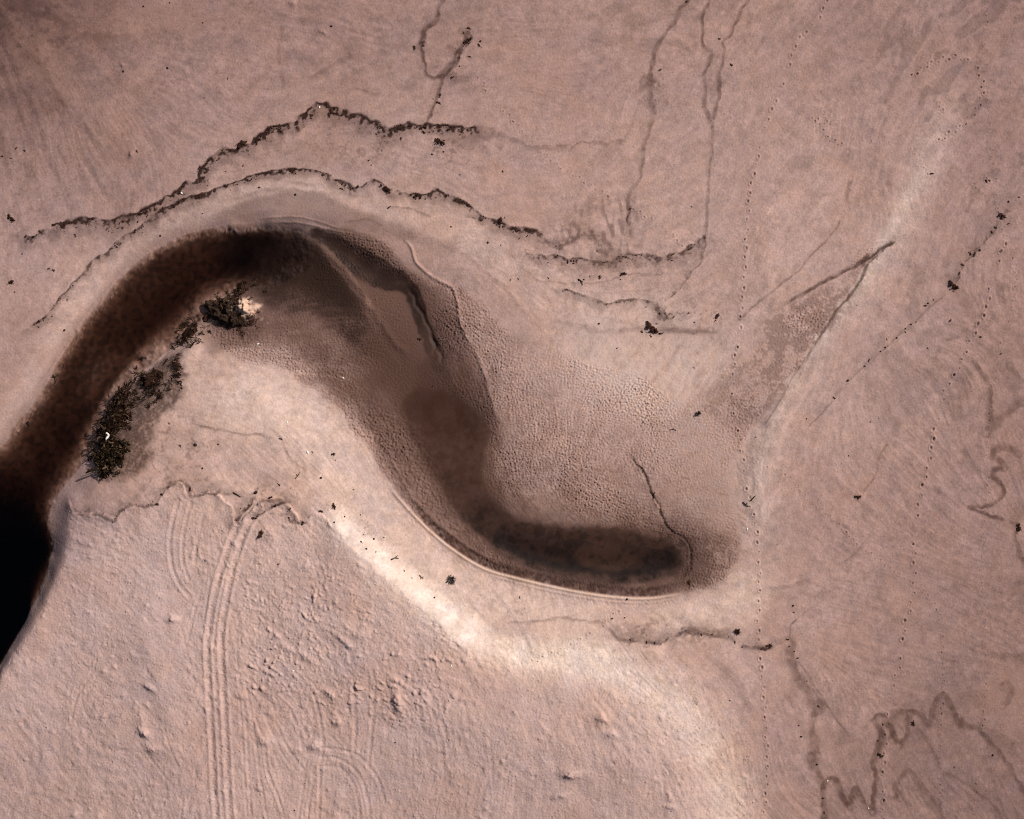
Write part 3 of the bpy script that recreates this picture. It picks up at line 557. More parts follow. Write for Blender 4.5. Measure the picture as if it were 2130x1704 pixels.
# drift lines: weed litter lying along the high-water marks; each gives a stain and carries weed
#  (points, width, strength, lacy side +1 south/right, wander, density)
WRACK = [
 ('W1', [(112,470),(150,463),(190,458),(225,460),(260,453),(290,443),(320,432),(345,412),(370,400),(385,385),(410,375),(420,352),(442,326),(465,313),(485,316),(505,302),(530,297),(550,284),(565,266),(592,263),(615,253),(640,235),(660,218),(680,222),(692,233),(715,240),(740,242),(765,248),(785,256),(800,268),(815,274),(840,262),(870,260),(890,262),(920,265),(950,270),(975,271),(1010,272)], 7.5, 1.0, 1, 3.2, 1.0),
 ('W0', [(45,496),(72,490),(100,480)], 6, .8, 1, 3, .8),
 ('W2', [(62,682),(90,663),(108,640),(125,618),(150,592),(175,565),(190,545),(220,525),(250,498),(280,480),(318,452)], 4.2, .8, 1, 1.8, .7),
 ('W2b', [(318,452),(355,430),(385,414),(420,404),(460,389),(500,377),(530,364),(560,357),(600,354),(640,354),(670,360),(690,370)], 5.0, 1.0, 1, 1.4, .9),
 ('W2c', [(690,370),(720,385),(742,390),(765,382),(780,378),(797,382),(804,396),(815,402)], 5.5, .85, 1, 3, .8),
 ('W2d', [(825,402),(860,402),(890,404),(905,397),(925,403),(950,415),(975,425),(990,440),(1010,452),(1035,463),(1060,470),(1080,476),(1110,480),(1130,495)], 5.0, .95, 1, 1.6, .8),
 ('W3', [(1130,495),(1150,507),(1172,511),(1195,495),(1222,488),(1240,505),(1246,520),(1258,515),(1268,540)], 7, .55, -1, 3, .4),
 ('W4', [(1090,527),(1120,530),(1150,533),(1200,540),(1245,545),(1280,548),(1295,535),(1340,533),(1378,538),(1402,532),(1432,520),(1455,505),(1468,485)], 6, .75, 1, 2.5, .6),
 ('W5', [(1165,603),(1190,605),(1207,613),(1225,620),(1262,632),(1290,625),(1312,622),(1340,625),(1365,628)], 4, .75, 1, 1.4, .5),
 ('W6', [(1365,628),(1372,645),(1385,662),(1405,652)], 7, .7, 1, 3, .5),
 ('W7', [(1468,487),(1463,530),(1452,552),(1435,568),(1420,592),(1400,612),(1378,628)], 3.5, .55, 1, 1.6, .35),
 ('W8', [(1306,425),(1308,450),(1300,475)], 4.5, .75, -1, 2, .5),
 ('P1', [(148,1048),(165,1066),(205,1066),(225,1073),(240,1079),(258,1060),(280,1050),(300,1054),(330,1045),(347,1018),(372,1001),(392,1008),(402,1032),(440,1024),(485,1030)], 4.5, .62, -1, 2.2, .35),
 ('P2', [(488,1092),(505,1068),(520,1055),(535,1030)], 5, .8, -1, 1.5, .6), ('P3', [(528,1080),(550,1066),(575,1052),(602,1044)], 3.4, .8, -1, 1.2, .5), ('P4', [(602,1076),(615,1083),(630,1088),(642,1080)], 6, .75, -1, 1.5, .6),
 ('L1', [(1285,1330),(1310,1333),(1345,1337),(1372,1338),(1395,1325),(1420,1316),(1450,1318),(1485,1320),(1515,1325),(1530,1338)], 5, .6, -1, 2.2, .4),
 ('L2', [(1572,1350),(1592,1350),(1610,1344)], 3.5, .85, -1, 1, .5),
 ('E1', [(2115,432),(2098,440),(2083,452),(2072,474),(2058,492),(2040,510),(2022,530),(2000,552),(1994,570),(1984,597)], 3.5, .5, 1, 2, .25),
 ('E2', [(1968,618),(1940,634),(1905,668),(1884,690),(1865,703),(1842,724),(1808,750),(1797,763),(1765,792),(1735,828)], 2.2, .3, 1, 1.5, .12),
 ('M1', [(1310,945),(1325,962),(1342,985),(1352,1005),(1360,1032),(1366,1052),(1382,1075),(1398,1105),(1418,1118),(1432,1138),(1440,1160),(1436,1188),(1420,1208)], 2.8, .8, 1, 1.8, .35),
 ('N1', [(868,98),(884,90),(890,98)], 4, .7, 1, 1, .4), ('N2', [(975,62),(978,82),(970,95),(958,108),(950,120),(944,140)], 5.5, .75, 1, 3, .5), ('N3', [(935,160),(943,160)], 6, .8, 1, 1, .6),
 ('G1', [(395,668),(425,655),(455,662),(490,678),(520,670)], 8, .7, 1, 4, .7),
]
N4, N3 = gn(4.5, 130), gn(7, 132); UN13 = u01(gn(13, 131))
stains = []
for k, (nm, pts, w, kk, side, amp, dens) in enumerate(WRACK):
    P = wob(catmull(pts, 5), amp, 300 + k*7, 13.0); w = w*1.5; R = w*4.2
    w_, D, SG = linew(P, R)
    ds = D*SG*side
    wl = w*(0.42 + 0.95*pick(UN13, w_, 31*k))
    na = pick(N4, w_, 53*k + 1)
    crisp = ss(-0.75, -0.25, ds/wl)
    lacy = np.clip(1.25 - ds/(wl*0.95) + 0.55*na, 0, 1)*np.clip(ss(2.6, 0.4, ds/wl), 0, 1)
    body = np.where(ds < 0, crisp, lacy)*np.clip(0.95 + 0.35*pick(N3, w_, 29*k + 2), 0.4, 1)
    far = 0.34*ss(3.8, 1.0, ds/wl)*(ds > 0)
    e = np.minimum(np.hypot(X[w_]-P[0, 0], Y[w_]-P[0, 1]), np.hypot(X[w_]-P[-1, 0], Y[w_]-P[-1, 1]))
    m = np.where(D < 1e5, np.maximum(body, far)*ss(-3, 12, e), 0).astype(np.float32)
    T3[w_] += (lin((52,33,28))[None, None].astype(np.float32)/E - T3[w_]) * np.clip(m*1.0*kk, 0, 0.97)[..., None]
    full = np.zeros((NY, NX), np.float32); full[w_] = m*kk
    stains.append((k, P, w, kk, dens, full))
# smudged litter fields under and between the drift lines
def smudge(pts, soft, k, seed, s=7, thr=0.7, c=(92,68,62), stretch=None):
    m = area(pts, soft*1.4); n = 0.85*gn(s*0.7, seed) + 0.7*gn(s*2.6, seed+1)
    if stretch is not None: n = band(s*2.2, seed, math.radians(stretch[0]), stretch[1]) + 0.4*gn(s*3, seed+1)
    tint(c, m*k*ss(thr - 0.35, thr + 1.5, n))
smudge([(700,250),(800,275),(960,275),(1040,300),(1100,330),(1000,345),(850,340),(760,330),(640,290)], 14, .55, 140, 6, .6)
smudge([(560,300),(640,250),(760,290),(900,330),(800,350),(640,330),(540,330)], 14, .35, 142, 6, .7)
smudge([(380,440),(440,420),(380,455),(310,500),(330,470)], 8, .7, 144, 5, .2)
smudge([(1190,430),(1320,420),(1315,520),(1260,545),(1180,500),(1150,500)], 14, .55, 146, 7, .1, stretch=(82, 3.0))
smudge([(1120,500),(1160,515),(1240,480),(1200,470)], 8, .6, 148, 6, -.2)
smudge([(1090,515),(1250,540),(1440,530),(1380,565),(1230,565),(1090,545)], 8, .5, 150, 4, .7)
smudge([(1370,640),(1500,640),(1500,670),(1400,680),(1370,670)], 8, .6, 152, 4.5, .7)
smudge([(140,1040),(270,1040),(420,990),(480,1000),(560,1010),(640,1060),(600,1085),(420,1030),(300,1050),(210,1068)], 10, .55, 154, 6, .5)
smudge([(260,870),(420,850),(450,960),(420,1010),(280,1010),(220,1000)], 24, .45, 156, 6, .7)
smudge([(1270,1300),(1420,1300),(1520,1310),(1500,1330),(1400,1330),(1330,1345)], 10, .8, 158, 6, .3)
smudge([(1030,1250),(1130,1250),(1110,1290),(1030,1280)], 12, .35, 160, 4, .7)
smudge([(0,430),(120,430),(80,500),(0,540)], 20, .4, 162, 5, 1.0)
smudge([(-20,-20),(160,-20),(160,60),(60,160),(-20,240)], 30, .5, 164, 8, .3, (70,48,44))
smudge([(880,920),(1030,1060),(1420,1120),(1420,1180),(1200,1190),(1000,1110)], 8, .55, 166, 9, .5, (30,20,17))
smudge([(1420,1120),(1500,1110),(1530,1170),(1480,1215),(1420,1210),(1445,1160)], 8, .55, 168, 9, -.2, (98,73,65))
smudge([(0,0),(700,0),(640,200),(500,260),(300,430),(0,430)], 40, .35, 170, 3.2, 1.6)
smudge([(550,1000),(700,1040),(800,1110),(830,1170),(720,1080),(600,1050)], 10, .5, 172, 3.2, 1.2)
tint((186,154,126), 0.8*area([(1354,1402),(1362,1402),(1378,1414),(1386,1421),(1376,1422),(1362,1411)], 3, 0.4, 176, 6)); tint((186,154,126), 0.8*area([(1414,1446),(1422,1447),(1424,1456),(1418,1460)], 3, 0.4, 178, 6))
smudge([(1340,160),(1380,150),(1375,185),(1345,190)], 6, .6, 174, 4, .0)

# footprints -------------------------------------------------------------------
def prints(pts, gap, size, depth, seed, side=3.0, dark=0.25, skip=0.06):
    P = catmull(pts, 2.0); r = np.random.default_rng(seed)
    d = np.concatenate([[0], np.cumsum(np.linalg.norm(np.diff(P, axis=0), axis=1))])
    t, k = r.uniform(0, gap), 0
    while t < d[-1]:
        x = np.interp(t, d, P[:, 0]); y = np.interp(t, d, P[:, 1])
        x2 = np.interp(t+3, d, P[:, 0]); y2 = np.interp(t+3, d, P[:, 1])
        an = math.atan2(y2-y, x2-x); off = side*(1 if k % 2 else -1)*r.uniform(0.5, 1.2)
        if r.uniform() > skip:
            stamp(x - math.sin(an)*off, y + math.cos(an)*off, an + r.normal()*0.2, size*0.84*r.uniform(0.75, 1.25), depth*r.uniform(0.6, 1.25), dark)
        t += gap*r.uniform(0.86, 1.14); k += 1

def stamp(x, y, an, sz, dep, dark=0.25, asp=0.62):
    R = int(sz*2.4/ST) + 2
    i, j = int(round((x-xs[0])/ST)), int(round((y-ys[0])/ST))
    if i < R or j < R or i >= NX-R or j >= NY-R: return
    sl = (slice(j-R, j+R+1), slice(i-R, i+R+1))
    dx, dy = X[sl]-x, Y[sl]-y
    u = dx*math.cos(an) + dy*math.sin(an); v = (-dx*math.sin(an) + dy*math.cos(an))/asp
    r = np.hypot(u, v)/sz
    Z[sl] += (-dep*np.exp(-(r*1.25)**4) + dep*0.7*np.exp(-((r-1.3)/0.38)**2)).astype(np.float32)
    T3[sl] *= (1 - dark*np.exp(-(r*1.2)**4))[..., None].astype(np.float32)

TR = [
 ([(1722,-40),(1718,0),(1700,42),(1662,80),(1645,118),(1637,150),(1620,190),(1606,228),(1596,252),(1584,292),(1574,332),(1565,372),(1558,405),(1555,450),(1551,500),(1549,560),(1544,620),(1539,690),(1530,740),(1525,800),(1528,856),(1538,900),(1541,930),(1550,985),(1560,1048),(1572,1095),(1578,1150),(1580,1200),(1578,1260),(1577,1310),(1582,1380),(1588,1450),(1592,1530),(1595,1600),(1588,1704),(1585,1800)], 20, 4.4, .075, 1.5),
 ([(2094,490),(2078,535),(2062,580),(2050,640),(2030,685),(2010,725),(1986,780),(1966,805),(1955,850),(1942,900),(1934,950),(1922,1000),(1908,1060),(1900,1110),(1901,1180),(1896,1250),(1880,1305),(1874,1370),(1864,1400),(1850,1450),(1845,1500),(1839,1560),(1837,1620),(1835,1704),(1832,1800)], 20, 4.6, .08, 2.0),
 ([(2055,-40),(2050,30),(2049,100),(2050,170),(2056,240),(2060,300),(2067,360),(2070,420),(2080,470),(2105,530),(2112,590),(2096,660),(2080,720),(2068,790),(2058,860),(2052,940),(2054,1000),(2050,1060),(2042,1100),(2041,1180),(2043,1250),(2049,1320),(2051,1400),(2048,1450),(2043,1520),(2034,1590),(2028,1650),(2024,1704),(2020,1800)], 15, 3.0, .05, 1.6),
 ([(1540,940),(1590,968),(1622,980),(1652,1004),(1680,1040),(1722,1072),(1760,1110),(1800,1145),(1850,1182),(1892,1212),(1930,1242),(1950,1275),(1958,1330),(1960,1430),(1952,1520),(1954,1600),(1960,1704),(1962,1800)], 11.5, 3.2, .05, 1.8),
 ([(975,120),(995,160),(1018,200),(1058,242),(1100,288),(1150,338),(1200,370),(1250,400),(1310,430),(1350,455),(1400,490),(1418,515)], 14, 3.4, .05, 2.2),
 ([(1890,162),(1930,137),(1962,123),(1995,121),(2016,131),(2036,152),(2043,180),(2038,212),(2020,240),(2000,262),(1972,280),(1945,298)], 13, 4.0, .07, 3.2),
 ([(1285,1272),(1240,1310),(1200,1335),(1165,1352),(1120,1370),(1080,1382)], 11, 3.6, .06, 2.5),
 ([(1420,268),(1412,300),(1400,350),(1380,400)], 9, 2.2, .03, 0.5), ([(760,0),(790,25),(830,45)], 12, 2.2, .03, 1), ([(1230,30),(1330,100),(1400,150),(1540,185),(1600,205)], 18, 2.6, .035, 3),
 ([(1490,170),(1530,185),(1600,208)], 12, 2.4, .03, 1), ([(1530,130),(1600,165)], 10, 2.4, .03, 1), ([(1700,1410),(1770,1430),(1830,1460)], 14, 2.4, .03, 1.5), ([(1480,1330),(1520,1400),(1545,1500),(1555,1600),(1550,1704)], 16, 2.4, .03, 4),
 ([(1720,240),(1770,280),(1800,290),(1850,292)], 9, 2.8, .045, 5), ([(1890,300),(1905,320),(1915,350),(1925,365)], 7, 3.0, .05, 4), ([(1700,240),(1690,255),(1710,265),(1725,250),(1705,235)], 7, 3.2, .06, 4), ([(1715,285),(1745,300),(1760,298)], 9, 3.4, .06, 3), ([(1945,215),(1955,222),(1958,240)], 7, 3.4, .06, 5), ([(2020,385),(2030,388)], 5, 3.4, .06, 3), ([(2048,372),(2055,380)], 4, 3.6, .07, 3),
 ([(1385,200),(1410,220),(1440,225),(1465,235)], 8, 2.8, .05, 6), ([(1500,245),(1530,250),(1550,262)], 8, 2.8, .05, 5), ([(1330,215),(1350,220),(1372,212)], 8, 3, .05, 4),
 ([(1130,1260),(1200,1262),(1290,1258)], 13, 2.2, .03, 8), ([(1030,1262),(1090,1262)], 7, 2.2, .03, 9), ([(900,1230),(960,1255),(1000,1262)], 10, 2.4, .035, 5), ([(710,1080),(760,1100),(800,1112)], 8, 2.6, .04, 9), ([(1300,1430),(1360,1450),(1420,1460)], 12, 2.6, .04, 8),
 ([(1430,1490),(1460,1500),(1500,1480)], 12, 2.8, .04, 8), ([(1350,1380),(1380,1400),(1400,1430)], 10, 2.4, .035, 5), ([(395,1570),(410,1600),(395,1630)], 4, 2.4, .04, 9), ([(545,1640),(560,1660),(570,1680)], 4, 2.6, .045, 6), ([(410,1500),(430,1520),(420,1540)], 5, 2.2, .035, 8),
]
for k, (pts, gap, sz, dep, side) in enumerate(TR):
    prints(pts, gap, sz, dep, 700 + k, side*1.25, 0.24)
r_ = np.random.default_rng(77)
for _ in range(2600):                   # old trampling on the dry plateau and lower beach
    x, y = r_.uniform(0, 1600), r_.uniform(1050, 1704)
    if bil(dry, x, y) > 0.5: stamp(x, y, r_.uniform(0, 3.1), r_.uniform(1.6, 2.9), r_.uniform(.015, .055), 0.20)
for _ in range(500):                   # scattered bird and dog tracks over the damp sand
    x, y = r_.uniform(0, 2130), r_.uniform(0, 1704)
    if bil(plateau, x, y) < 0.2 and bil(silt, x, y) < 0.2 and bil(water_m, x, y) < 0.1: stamp(x, y, r_.uniform(0, 3.1), r_.uniform(1.4, 2.2), r_.uniform(.008, .025), 0.2)
hue = np.clip(0.6*gn(40, 136) + 0.6*gn(9, 137) + 0.3*gn(140, 138), -1.6, 1.6)
T3 *= 1 + np.stack([0.016*hue, 0.002*hue, -0.022*hue], -1)
T3 *= 1 + plateau[..., None]*np.array([0.0, 0.002, -0.004], np.float32) + (inner*(1-plateau))[..., None]*np.array([0.0, 0.004, 0.03], np.float32)
T3 = np.clip(T3*np.array([0.905, 0.938, 0.968], np.float32), 0.004, 0.9)
wet = np.clip(wet, 0, 1)

# ------------------------------------------------------------------ materials
def nodes_of(m):
    m.use_nodes = True
    return m.node_tree, m.node_tree.nodes, m.node_tree.links

def N(nt, t, **kw):
    n = nt.nodes.new(t)
    for k, v in kw.items():
        if k.startswith('i_'): n.inputs[k[2:].replace('_', ' ')].default_value = v
        else: setattr(n, k, v)
    return n

def mat_sand():
    m = bpy.data.materials.new('sand'); nt, nd, lk = nodes_of(m); b = nd['Principled BSDF']
    a = N(nt, 'ShaderNodeAttribute', attribute_name='sand_tint'); w = N(nt, 'ShaderNodeAttribute', attribute_name='moisture')
    tc = N(nt, 'ShaderNodeTexCoord')
    n1 = N(nt, 'ShaderNodeTexNoise', i_Scale=9.0, i_Detail=5.0, i_Roughness=0.7); n2 = N(nt, 'ShaderNodeTexNoise', i_Scale=24.0, i_Detail=3.0, i_Roughness=0.7)
    for n in (n1, n2): lk.new(tc.outputs['Object'], n.inputs['Vector'])
    mr = N(nt, 'ShaderNodeMapRange'); mr.inputs['From Min'].default_value = 0.3; mr.inputs['From Max'].default_value = 0.7; mr.inputs['To Min'].default_value = 0.88; mr.inputs['To Max'].default_value = 1.12
    ad = N(nt, 'ShaderNodeMath', operation='ADD'); ml = N(nt, 'ShaderNodeMath', operation='MULTIPLY'); ml.inputs[1].default_value = 0.5
    lk.new(n1.outputs['Fac'], ad.inputs[0]); lk.new(n2.outputs['Fac'], ad.inputs[1]); lk.new(ad.outputs[0], ml.inputs[0]); lk.new(ml.outputs[0], mr.inputs['Value'])
    vm = N(nt, 'ShaderNodeVectorMath', operation='SCALE'); lk.new(a.outputs['Color'], vm.inputs[0]); lk.new(mr.outputs['Result'], vm.inputs['Scale'])
    lk.new(vm.outputs[0], b.inputs['Base Color'])
    rr_ = N(nt, 'ShaderNodeMapRange'); rr_.inputs['To Min'].default_value = 0.95; rr_.inputs['To Max'].default_value = 0.5
    lk.new(w.outputs['Fac'], rr_.inputs['Value']); lk.new(rr_.outputs['Result'], b.inputs['Roughness'])
    b.inputs['Specular IOR Level'].default_value = 0.12
    bp = N(nt, 'ShaderNodeBump', i_Strength=0.6, i_Distance=0.035); lk.new(ml.outputs[0], bp.inputs['Height']); lk.new(bp.outputs[0], b.inputs['Normal'])
    return m

def mat_plain(name, c1, c2, scale, rough=0.8, bump=0.4, dist=0.02, rnd=0.15):
    m = bpy.data.materials.new(name); nt, nd, lk = nodes_of(m); b = nd['Principled BSDF']
    tc = N(nt, 'ShaderNodeTexCoord'); n = N(nt, 'ShaderNodeTexNoise', i_Scale=scale, i_Detail=4.0, i_Roughness=0.65); lk.new(tc.outputs['Object'], n.inputs['Vector'])
    cr = N(nt, 'ShaderNodeValToRGB'); cr.color_ramp.elements[0].position = 0.35; cr.color_ramp.elements[1].position = 0.68
    cr.color_ramp.elements[0].color = (*c1, 1); cr.color_ramp.elements[1].color = (*c2, 1); lk.new(n.outputs['Fac'], cr.inputs['Fac'])
    oi = N(nt, 'ShaderNodeObjectInfo'); mr = N(nt, 'ShaderNodeMapRange'); mr.inputs['To Min'].default_value = 1 - rnd; mr.inputs['To Max'].default_value = 1 + rnd; lk.new(oi.outputs['Random'], mr.inputs['Value'])
    vm = N(nt, 'ShaderNodeVectorMath', operation='SCALE'); lk.new(cr.outputs['Color'], vm.inputs[0]); lk.new(mr.outputs['Result'], vm.inputs['Scale']); lk.new(vm.outputs[0], b.inputs['Base Color'])
    b.inputs['Roughness'].default_value = rough; b.inputs['Specular IOR Level'].default_value = 0.06
    bp = N(nt, 'ShaderNodeBump', i_Strength=bump, i_Distance=dist); lk.new(n.outputs['Fac'], bp.inputs['Height']); lk.new(bp.outputs[0], b.inputs['Normal'])
    return m

def mat_water(name, dens):
    m = bpy.data.materials.new(name); nt, nd, lk = nodes_of(m); nd.remove(nd['Principled BSDF']); out = nd['Material Output']
    tr = N(nt, 'ShaderNodeBsdfTransparent'); gl = N(nt, 'ShaderNodeBsdfGlossy'); gl.inputs['Roughness'].default_value = 0.08
    lw = N(nt, 'ShaderNodeLayerWeight'); pw = N(nt, 'ShaderNodeMath', operation='POWER'); pw.inputs[1].default_value = 5.0
    fr = N(nt, 'ShaderNodeMath', operation='MULTIPLY_ADD'); fr.inputs[1].default_value = 0.98; fr.inputs[2].default_value = 0.02
    lk.new(lw.outputs['Facing'], pw.inputs[0]); lk.new(pw.outputs[0], fr.inputs[0])
    tc = N(nt, 'ShaderNodeTexCoord'); n = N(nt, 'ShaderNodeTexNoise', i_Scale=1.6, i_Detail=4.0); lk.new(tc.outputs['Object'], n.inputs['Vector'])
    bp = N(nt, 'ShaderNodeBump', i_Strength=0.25, i_Distance=0.05); lk.new(n.outputs['Fac'], bp.inputs['Height'])
    lk.new(bp.outputs[0], gl.inputs['Normal'])
    mx = N(nt, 'ShaderNodeMixShader'); lk.new(fr.outputs[0], mx.inputs[0]); lk.new(tr.outputs[0], mx.inputs[1]); lk.new(gl.outputs[0], mx.inputs[2]); lk.new(mx.outputs[0], out.inputs['Surface'])
    va = N(nt, 'ShaderNodeVolumeAbsorption'); va.inputs['Color'].default_value = (0.50, 0.39, 0.30, 1); va.inputs['Density'].default_value = dens
    lk.new(va.outputs[0], out.inputs['Volume'])
    return m

M_SAND = mat_sand()
M_WEED = mat_plain('dry_weed', (0.014, 0.006, 0.004), (0.062, 0.029, 0.020), 7, 0.75)
M_WEED2 = mat_plain('brown_weed', (0.016, 0.008, 0.005), (0.085, 0.044, 0.028), 9, 0.75)
M_DRY = mat_plain('dry_brown_fronds', (0.030, 0.018, 0.011), (0.15, 0.095, 0.062), 8, 0.85)
M_GREEN = mat_plain('bank_grass', (0.006, 0.0035, 0.0015), (0.026, 0.015, 0.007), 5, 0.7)
M_BANK = mat_plain('black_bank_weed', (0.006, 0.0028, 0.0015), (0.025, 0.011, 0.006), 6, 0.8)
M_ROCK = mat_plain('dark_rock', (0.009, 0.005, 0.0035), (0.050, 0.029, 0.020), 6, 0.7, 0.9, 0.06)
M_ROCKB = mat_plain('barnacle_rock', (0.10, 0.08, 0.068), (0.26, 0.21, 0.18), 14, 0.85, 0.9, 0.04)
M_PEB = mat_plain('dark_stone', (0.012, 0.009, 0.008), (0.045, 0.034, 0.030), 12, 0.6)
M_PEBB = mat_plain('brown_stone', (0.36, 0.265, 0.21), (0.48, 0.37, 0.30), 12, 0.8, 0.05)
M_SHELL = mat_plain('white_shell', (0.72, 0.68, 0.64), (0.85, 0.83, 0.80), 14, 0.5, 0.3)
M_WOOD = mat_plain('wet_wood', (0.014, 0.010, 0.008), (0.055, 0.038, 0.030), 10, 0.7)
M_GWOOD = mat_plain('grey_wood', (0.09, 0.07, 0.062), (0.20, 0.16, 0.14), 10, 0.8)

# ------------------------------------------------------------------ ground mesh, fine over the image area and coarse out to the horizon
gx = [xs[0]]; st = ST
outer = []
d, st = 0.0, 6.0
while d < 22000: d += st; outer.append(d); st *= 1.28
outer = np.array(outer); KO = len(outer)
ax = np.concatenate([xs[0] - outer[::-1], xs, xs[-1] + outer]); ay = np.concatenate([ys[0] - outer[::-1], ys, ys[-1] + outer])
def ext(A, s):                        # beyond the image area the edge carries on, smoothed
    B = blur(A, s)
    fr = np.minimum(np.minimum(X - xs[0], xs[-1] - X), np.minimum(Y - ys[0], ys[-1] - Y))
    w = ss(0, 60, fr)
    return np.pad(B*(1-w) + A*w, KO, mode='edge')
ZE = ext(Z, 24)
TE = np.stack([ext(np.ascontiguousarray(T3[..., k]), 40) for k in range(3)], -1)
WE = ext(wet, 24)
AX, AY = np.meshgrid(ax, ay)
far_ = np.maximum(np.maximum(xs[0] - AX, AX - xs[-1]), np.maximum(ys[0] - AY, AY - ys[-1])).clip(0)
ny, nx = AX.shape
co = np.empty((ny*nx, 3), np.float32)
co[:, 0] = wx(AX).ravel(); co[:, 1] = wy(AY).ravel(); co[:, 2] = ZE.ravel()
idx = np.arange(ny*nx, dtype=np.int32).reshape(ny, nx)
q = np.stack([idx[1:, :-1], idx[1:, 1:], idx[:-1, 1:], idx[:-1, :-1]], -1).reshape(-1, 4)
me = bpy.data.meshes.new('ground')
me.vertices.add(len(co)); me.vertices.foreach_set('co', co.ravel())
me.loops.add(q.size); me.loops.foreach_set('vertex_index', q.ravel())
me.polygons.add(len(q)); me.polygons.foreach_set('loop_start', np.arange(0, q.size, 4, dtype=np.int32)); me.polygons.foreach_set('loop_total', np.full(len(q), 4, np.int32))
me.polygons.foreach_set('use_smooth', np.ones(len(q), bool))
me.update(calc_edges=True)
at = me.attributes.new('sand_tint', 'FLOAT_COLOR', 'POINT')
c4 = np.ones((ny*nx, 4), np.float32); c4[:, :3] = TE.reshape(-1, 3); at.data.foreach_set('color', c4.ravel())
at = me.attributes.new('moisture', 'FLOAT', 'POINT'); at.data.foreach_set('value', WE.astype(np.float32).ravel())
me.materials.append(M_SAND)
ground = bpy.data.objects.new('ground', me); col.objects.link(ground)
ground['kind'] = 'structure'; ground['label'] = 'pink beige tidal sand flat with banks, ruts and footprints'

def gz(px, py): return float(bil(Z, px, py))

def slab(name, pts, top, bot, mat, label):
    bm = bmesh.new(); n = len(pts)
    a = [bm.verts.new((wx(x), wy(y), top)) for x, y in pts]; b = [bm.verts.new((wx(x), wy(y), bot)) for x, y in pts]
    bm.faces.new(a); bm.faces.new(b[::-1])
    for i in range(n): bm.faces.new((a[i], b[i], b[(i+1) % n], a[(i+1) % n]))
    bmesh.ops.recalc_face_normals(bm, faces=bm.faces)
    m = bpy.data.meshes.new(name); bm.to_mesh(m); bm.free(); m.materials.append(mat)
    o = bpy.data.objects.new(name, m); col.objects.link(o); o['kind'] = 'structure'; o['label'] = label
    return o
slab('river_water', [(-16000,420),(560,420),(700,470),(700,640),(470,760),(330,900),(230,1100),(150,1500),(-16000,1850)], 0.0, -6.0, mat_water('brown_water', 3.9), 'dark brown stream water curving in from the left')
slab('pool_water', [(960,1040),(1180,1060),(1460,1100),(1470,1190),(1330,1235),(1180,1230),(1000,1180)], 0.0, -3.0, mat_water('pool_water', 2.0), 'dark still pool at the tip of the S bend')

# ------------------------------------------------------------------ things: builders
def finish(name, bm, mat, parent=None, smooth=True):
    m = bpy.data.meshes.new(name); bm.to_mesh(m); bm.free()
    if smooth: m.polygons.foreach_set('use_smooth', np.ones(len(m.polygons), bool))
    m.materials.append(mat)
    o = bpy.data.objects.new(name, m); col.objects.link(o)
    if parent is not None: o.parent = parent
    return o
def tag(o, label, cat, group=None, kind=None):
    o['label'] = label
    if cat: o['category'] = cat
    if group: o['group'] = group
    if kind: o['kind'] = kind
    return o
def empty(name, px, py, z=None):
    o = bpy.data.objects.new(name, None); col.objects.link(o); o.location = (wx(px), wy(py), gz(px, py) if z is None else z); o.empty_display_size = 0.2
    return o

def leaves(C, yaw, pitch, L, Wd, seed, curl=0.5):
    """crumpled ribbons, each a bent strip of four quads with a raised midline"""
    r = np.random.default_rng(seed); n = len(C)
    t = np.linspace(-0.5, 0.5, 4)
    cu = r.normal(0, curl, n); side = r.normal(0, 0.35, n)
    V = np.empty((n, 12, 3)); 
    for k, tt in enumerate(t):
        a = yaw + cu*tt*2
        f = np.stack([np.cos(a)*np.cos(pitch), np.sin(a)*np.cos(pitch), np.sin(pitch)], 1)
        s = np.stack([-np.sin(a)*np.cos(side), np.cos(a)*np.cos(side), np.sin(side)], 1)
        base = C + f*(tt*L)[:, None]; base[:, 2] += L*0.12*np.cos(tt*6 + cu)
        w = Wd*(1 - 1.3*abs(tt)**1.5)*0.5
        V[:, k*3] = base - s*w[:, None]; V[:, k*3+1] = base; V[:, k*3+1, 2] += Wd*0.25; V[:, k*3+2] = base + s*w[:, None]
    fl = np.array([[k*3+j, k*3+j+1, k*3+j+4, k*3+j+3] for k in range(3) for j in range(2)])
    Fc = (fl[None] + (np.arange(n)*12)[:, None, None]).reshape(-1, 4)
    return V.reshape(-1, 3), Fc

def mesh_np(name, V, Fc, mat, parent=None):
    m = bpy.data.meshes.new(name)
    V = np.asarray(V, np.float32); Fc = np.asarray(Fc, np.int32)
    m.vertices.add(len(V)); m.vertices.foreach_set('co', V.ravel()); m.loops.add(Fc.size); m.loops.foreach_set('vertex_index', Fc.ravel())
    k = Fc.shape[1]; m.polygons.add(len(Fc)); m.polygons.foreach_set('loop_start', np.arange(0, Fc.size, k, dtype=np.int32)); m.polygons.foreach_set('loop_total', np.full(len(Fc), k, np.int32))
    m.update(calc_edges=True); m.materials.append(mat)
    o = bpy.data.objects.new(name, m); col.objects.link(o)
    if parent is not None: o.parent = parent
    return o

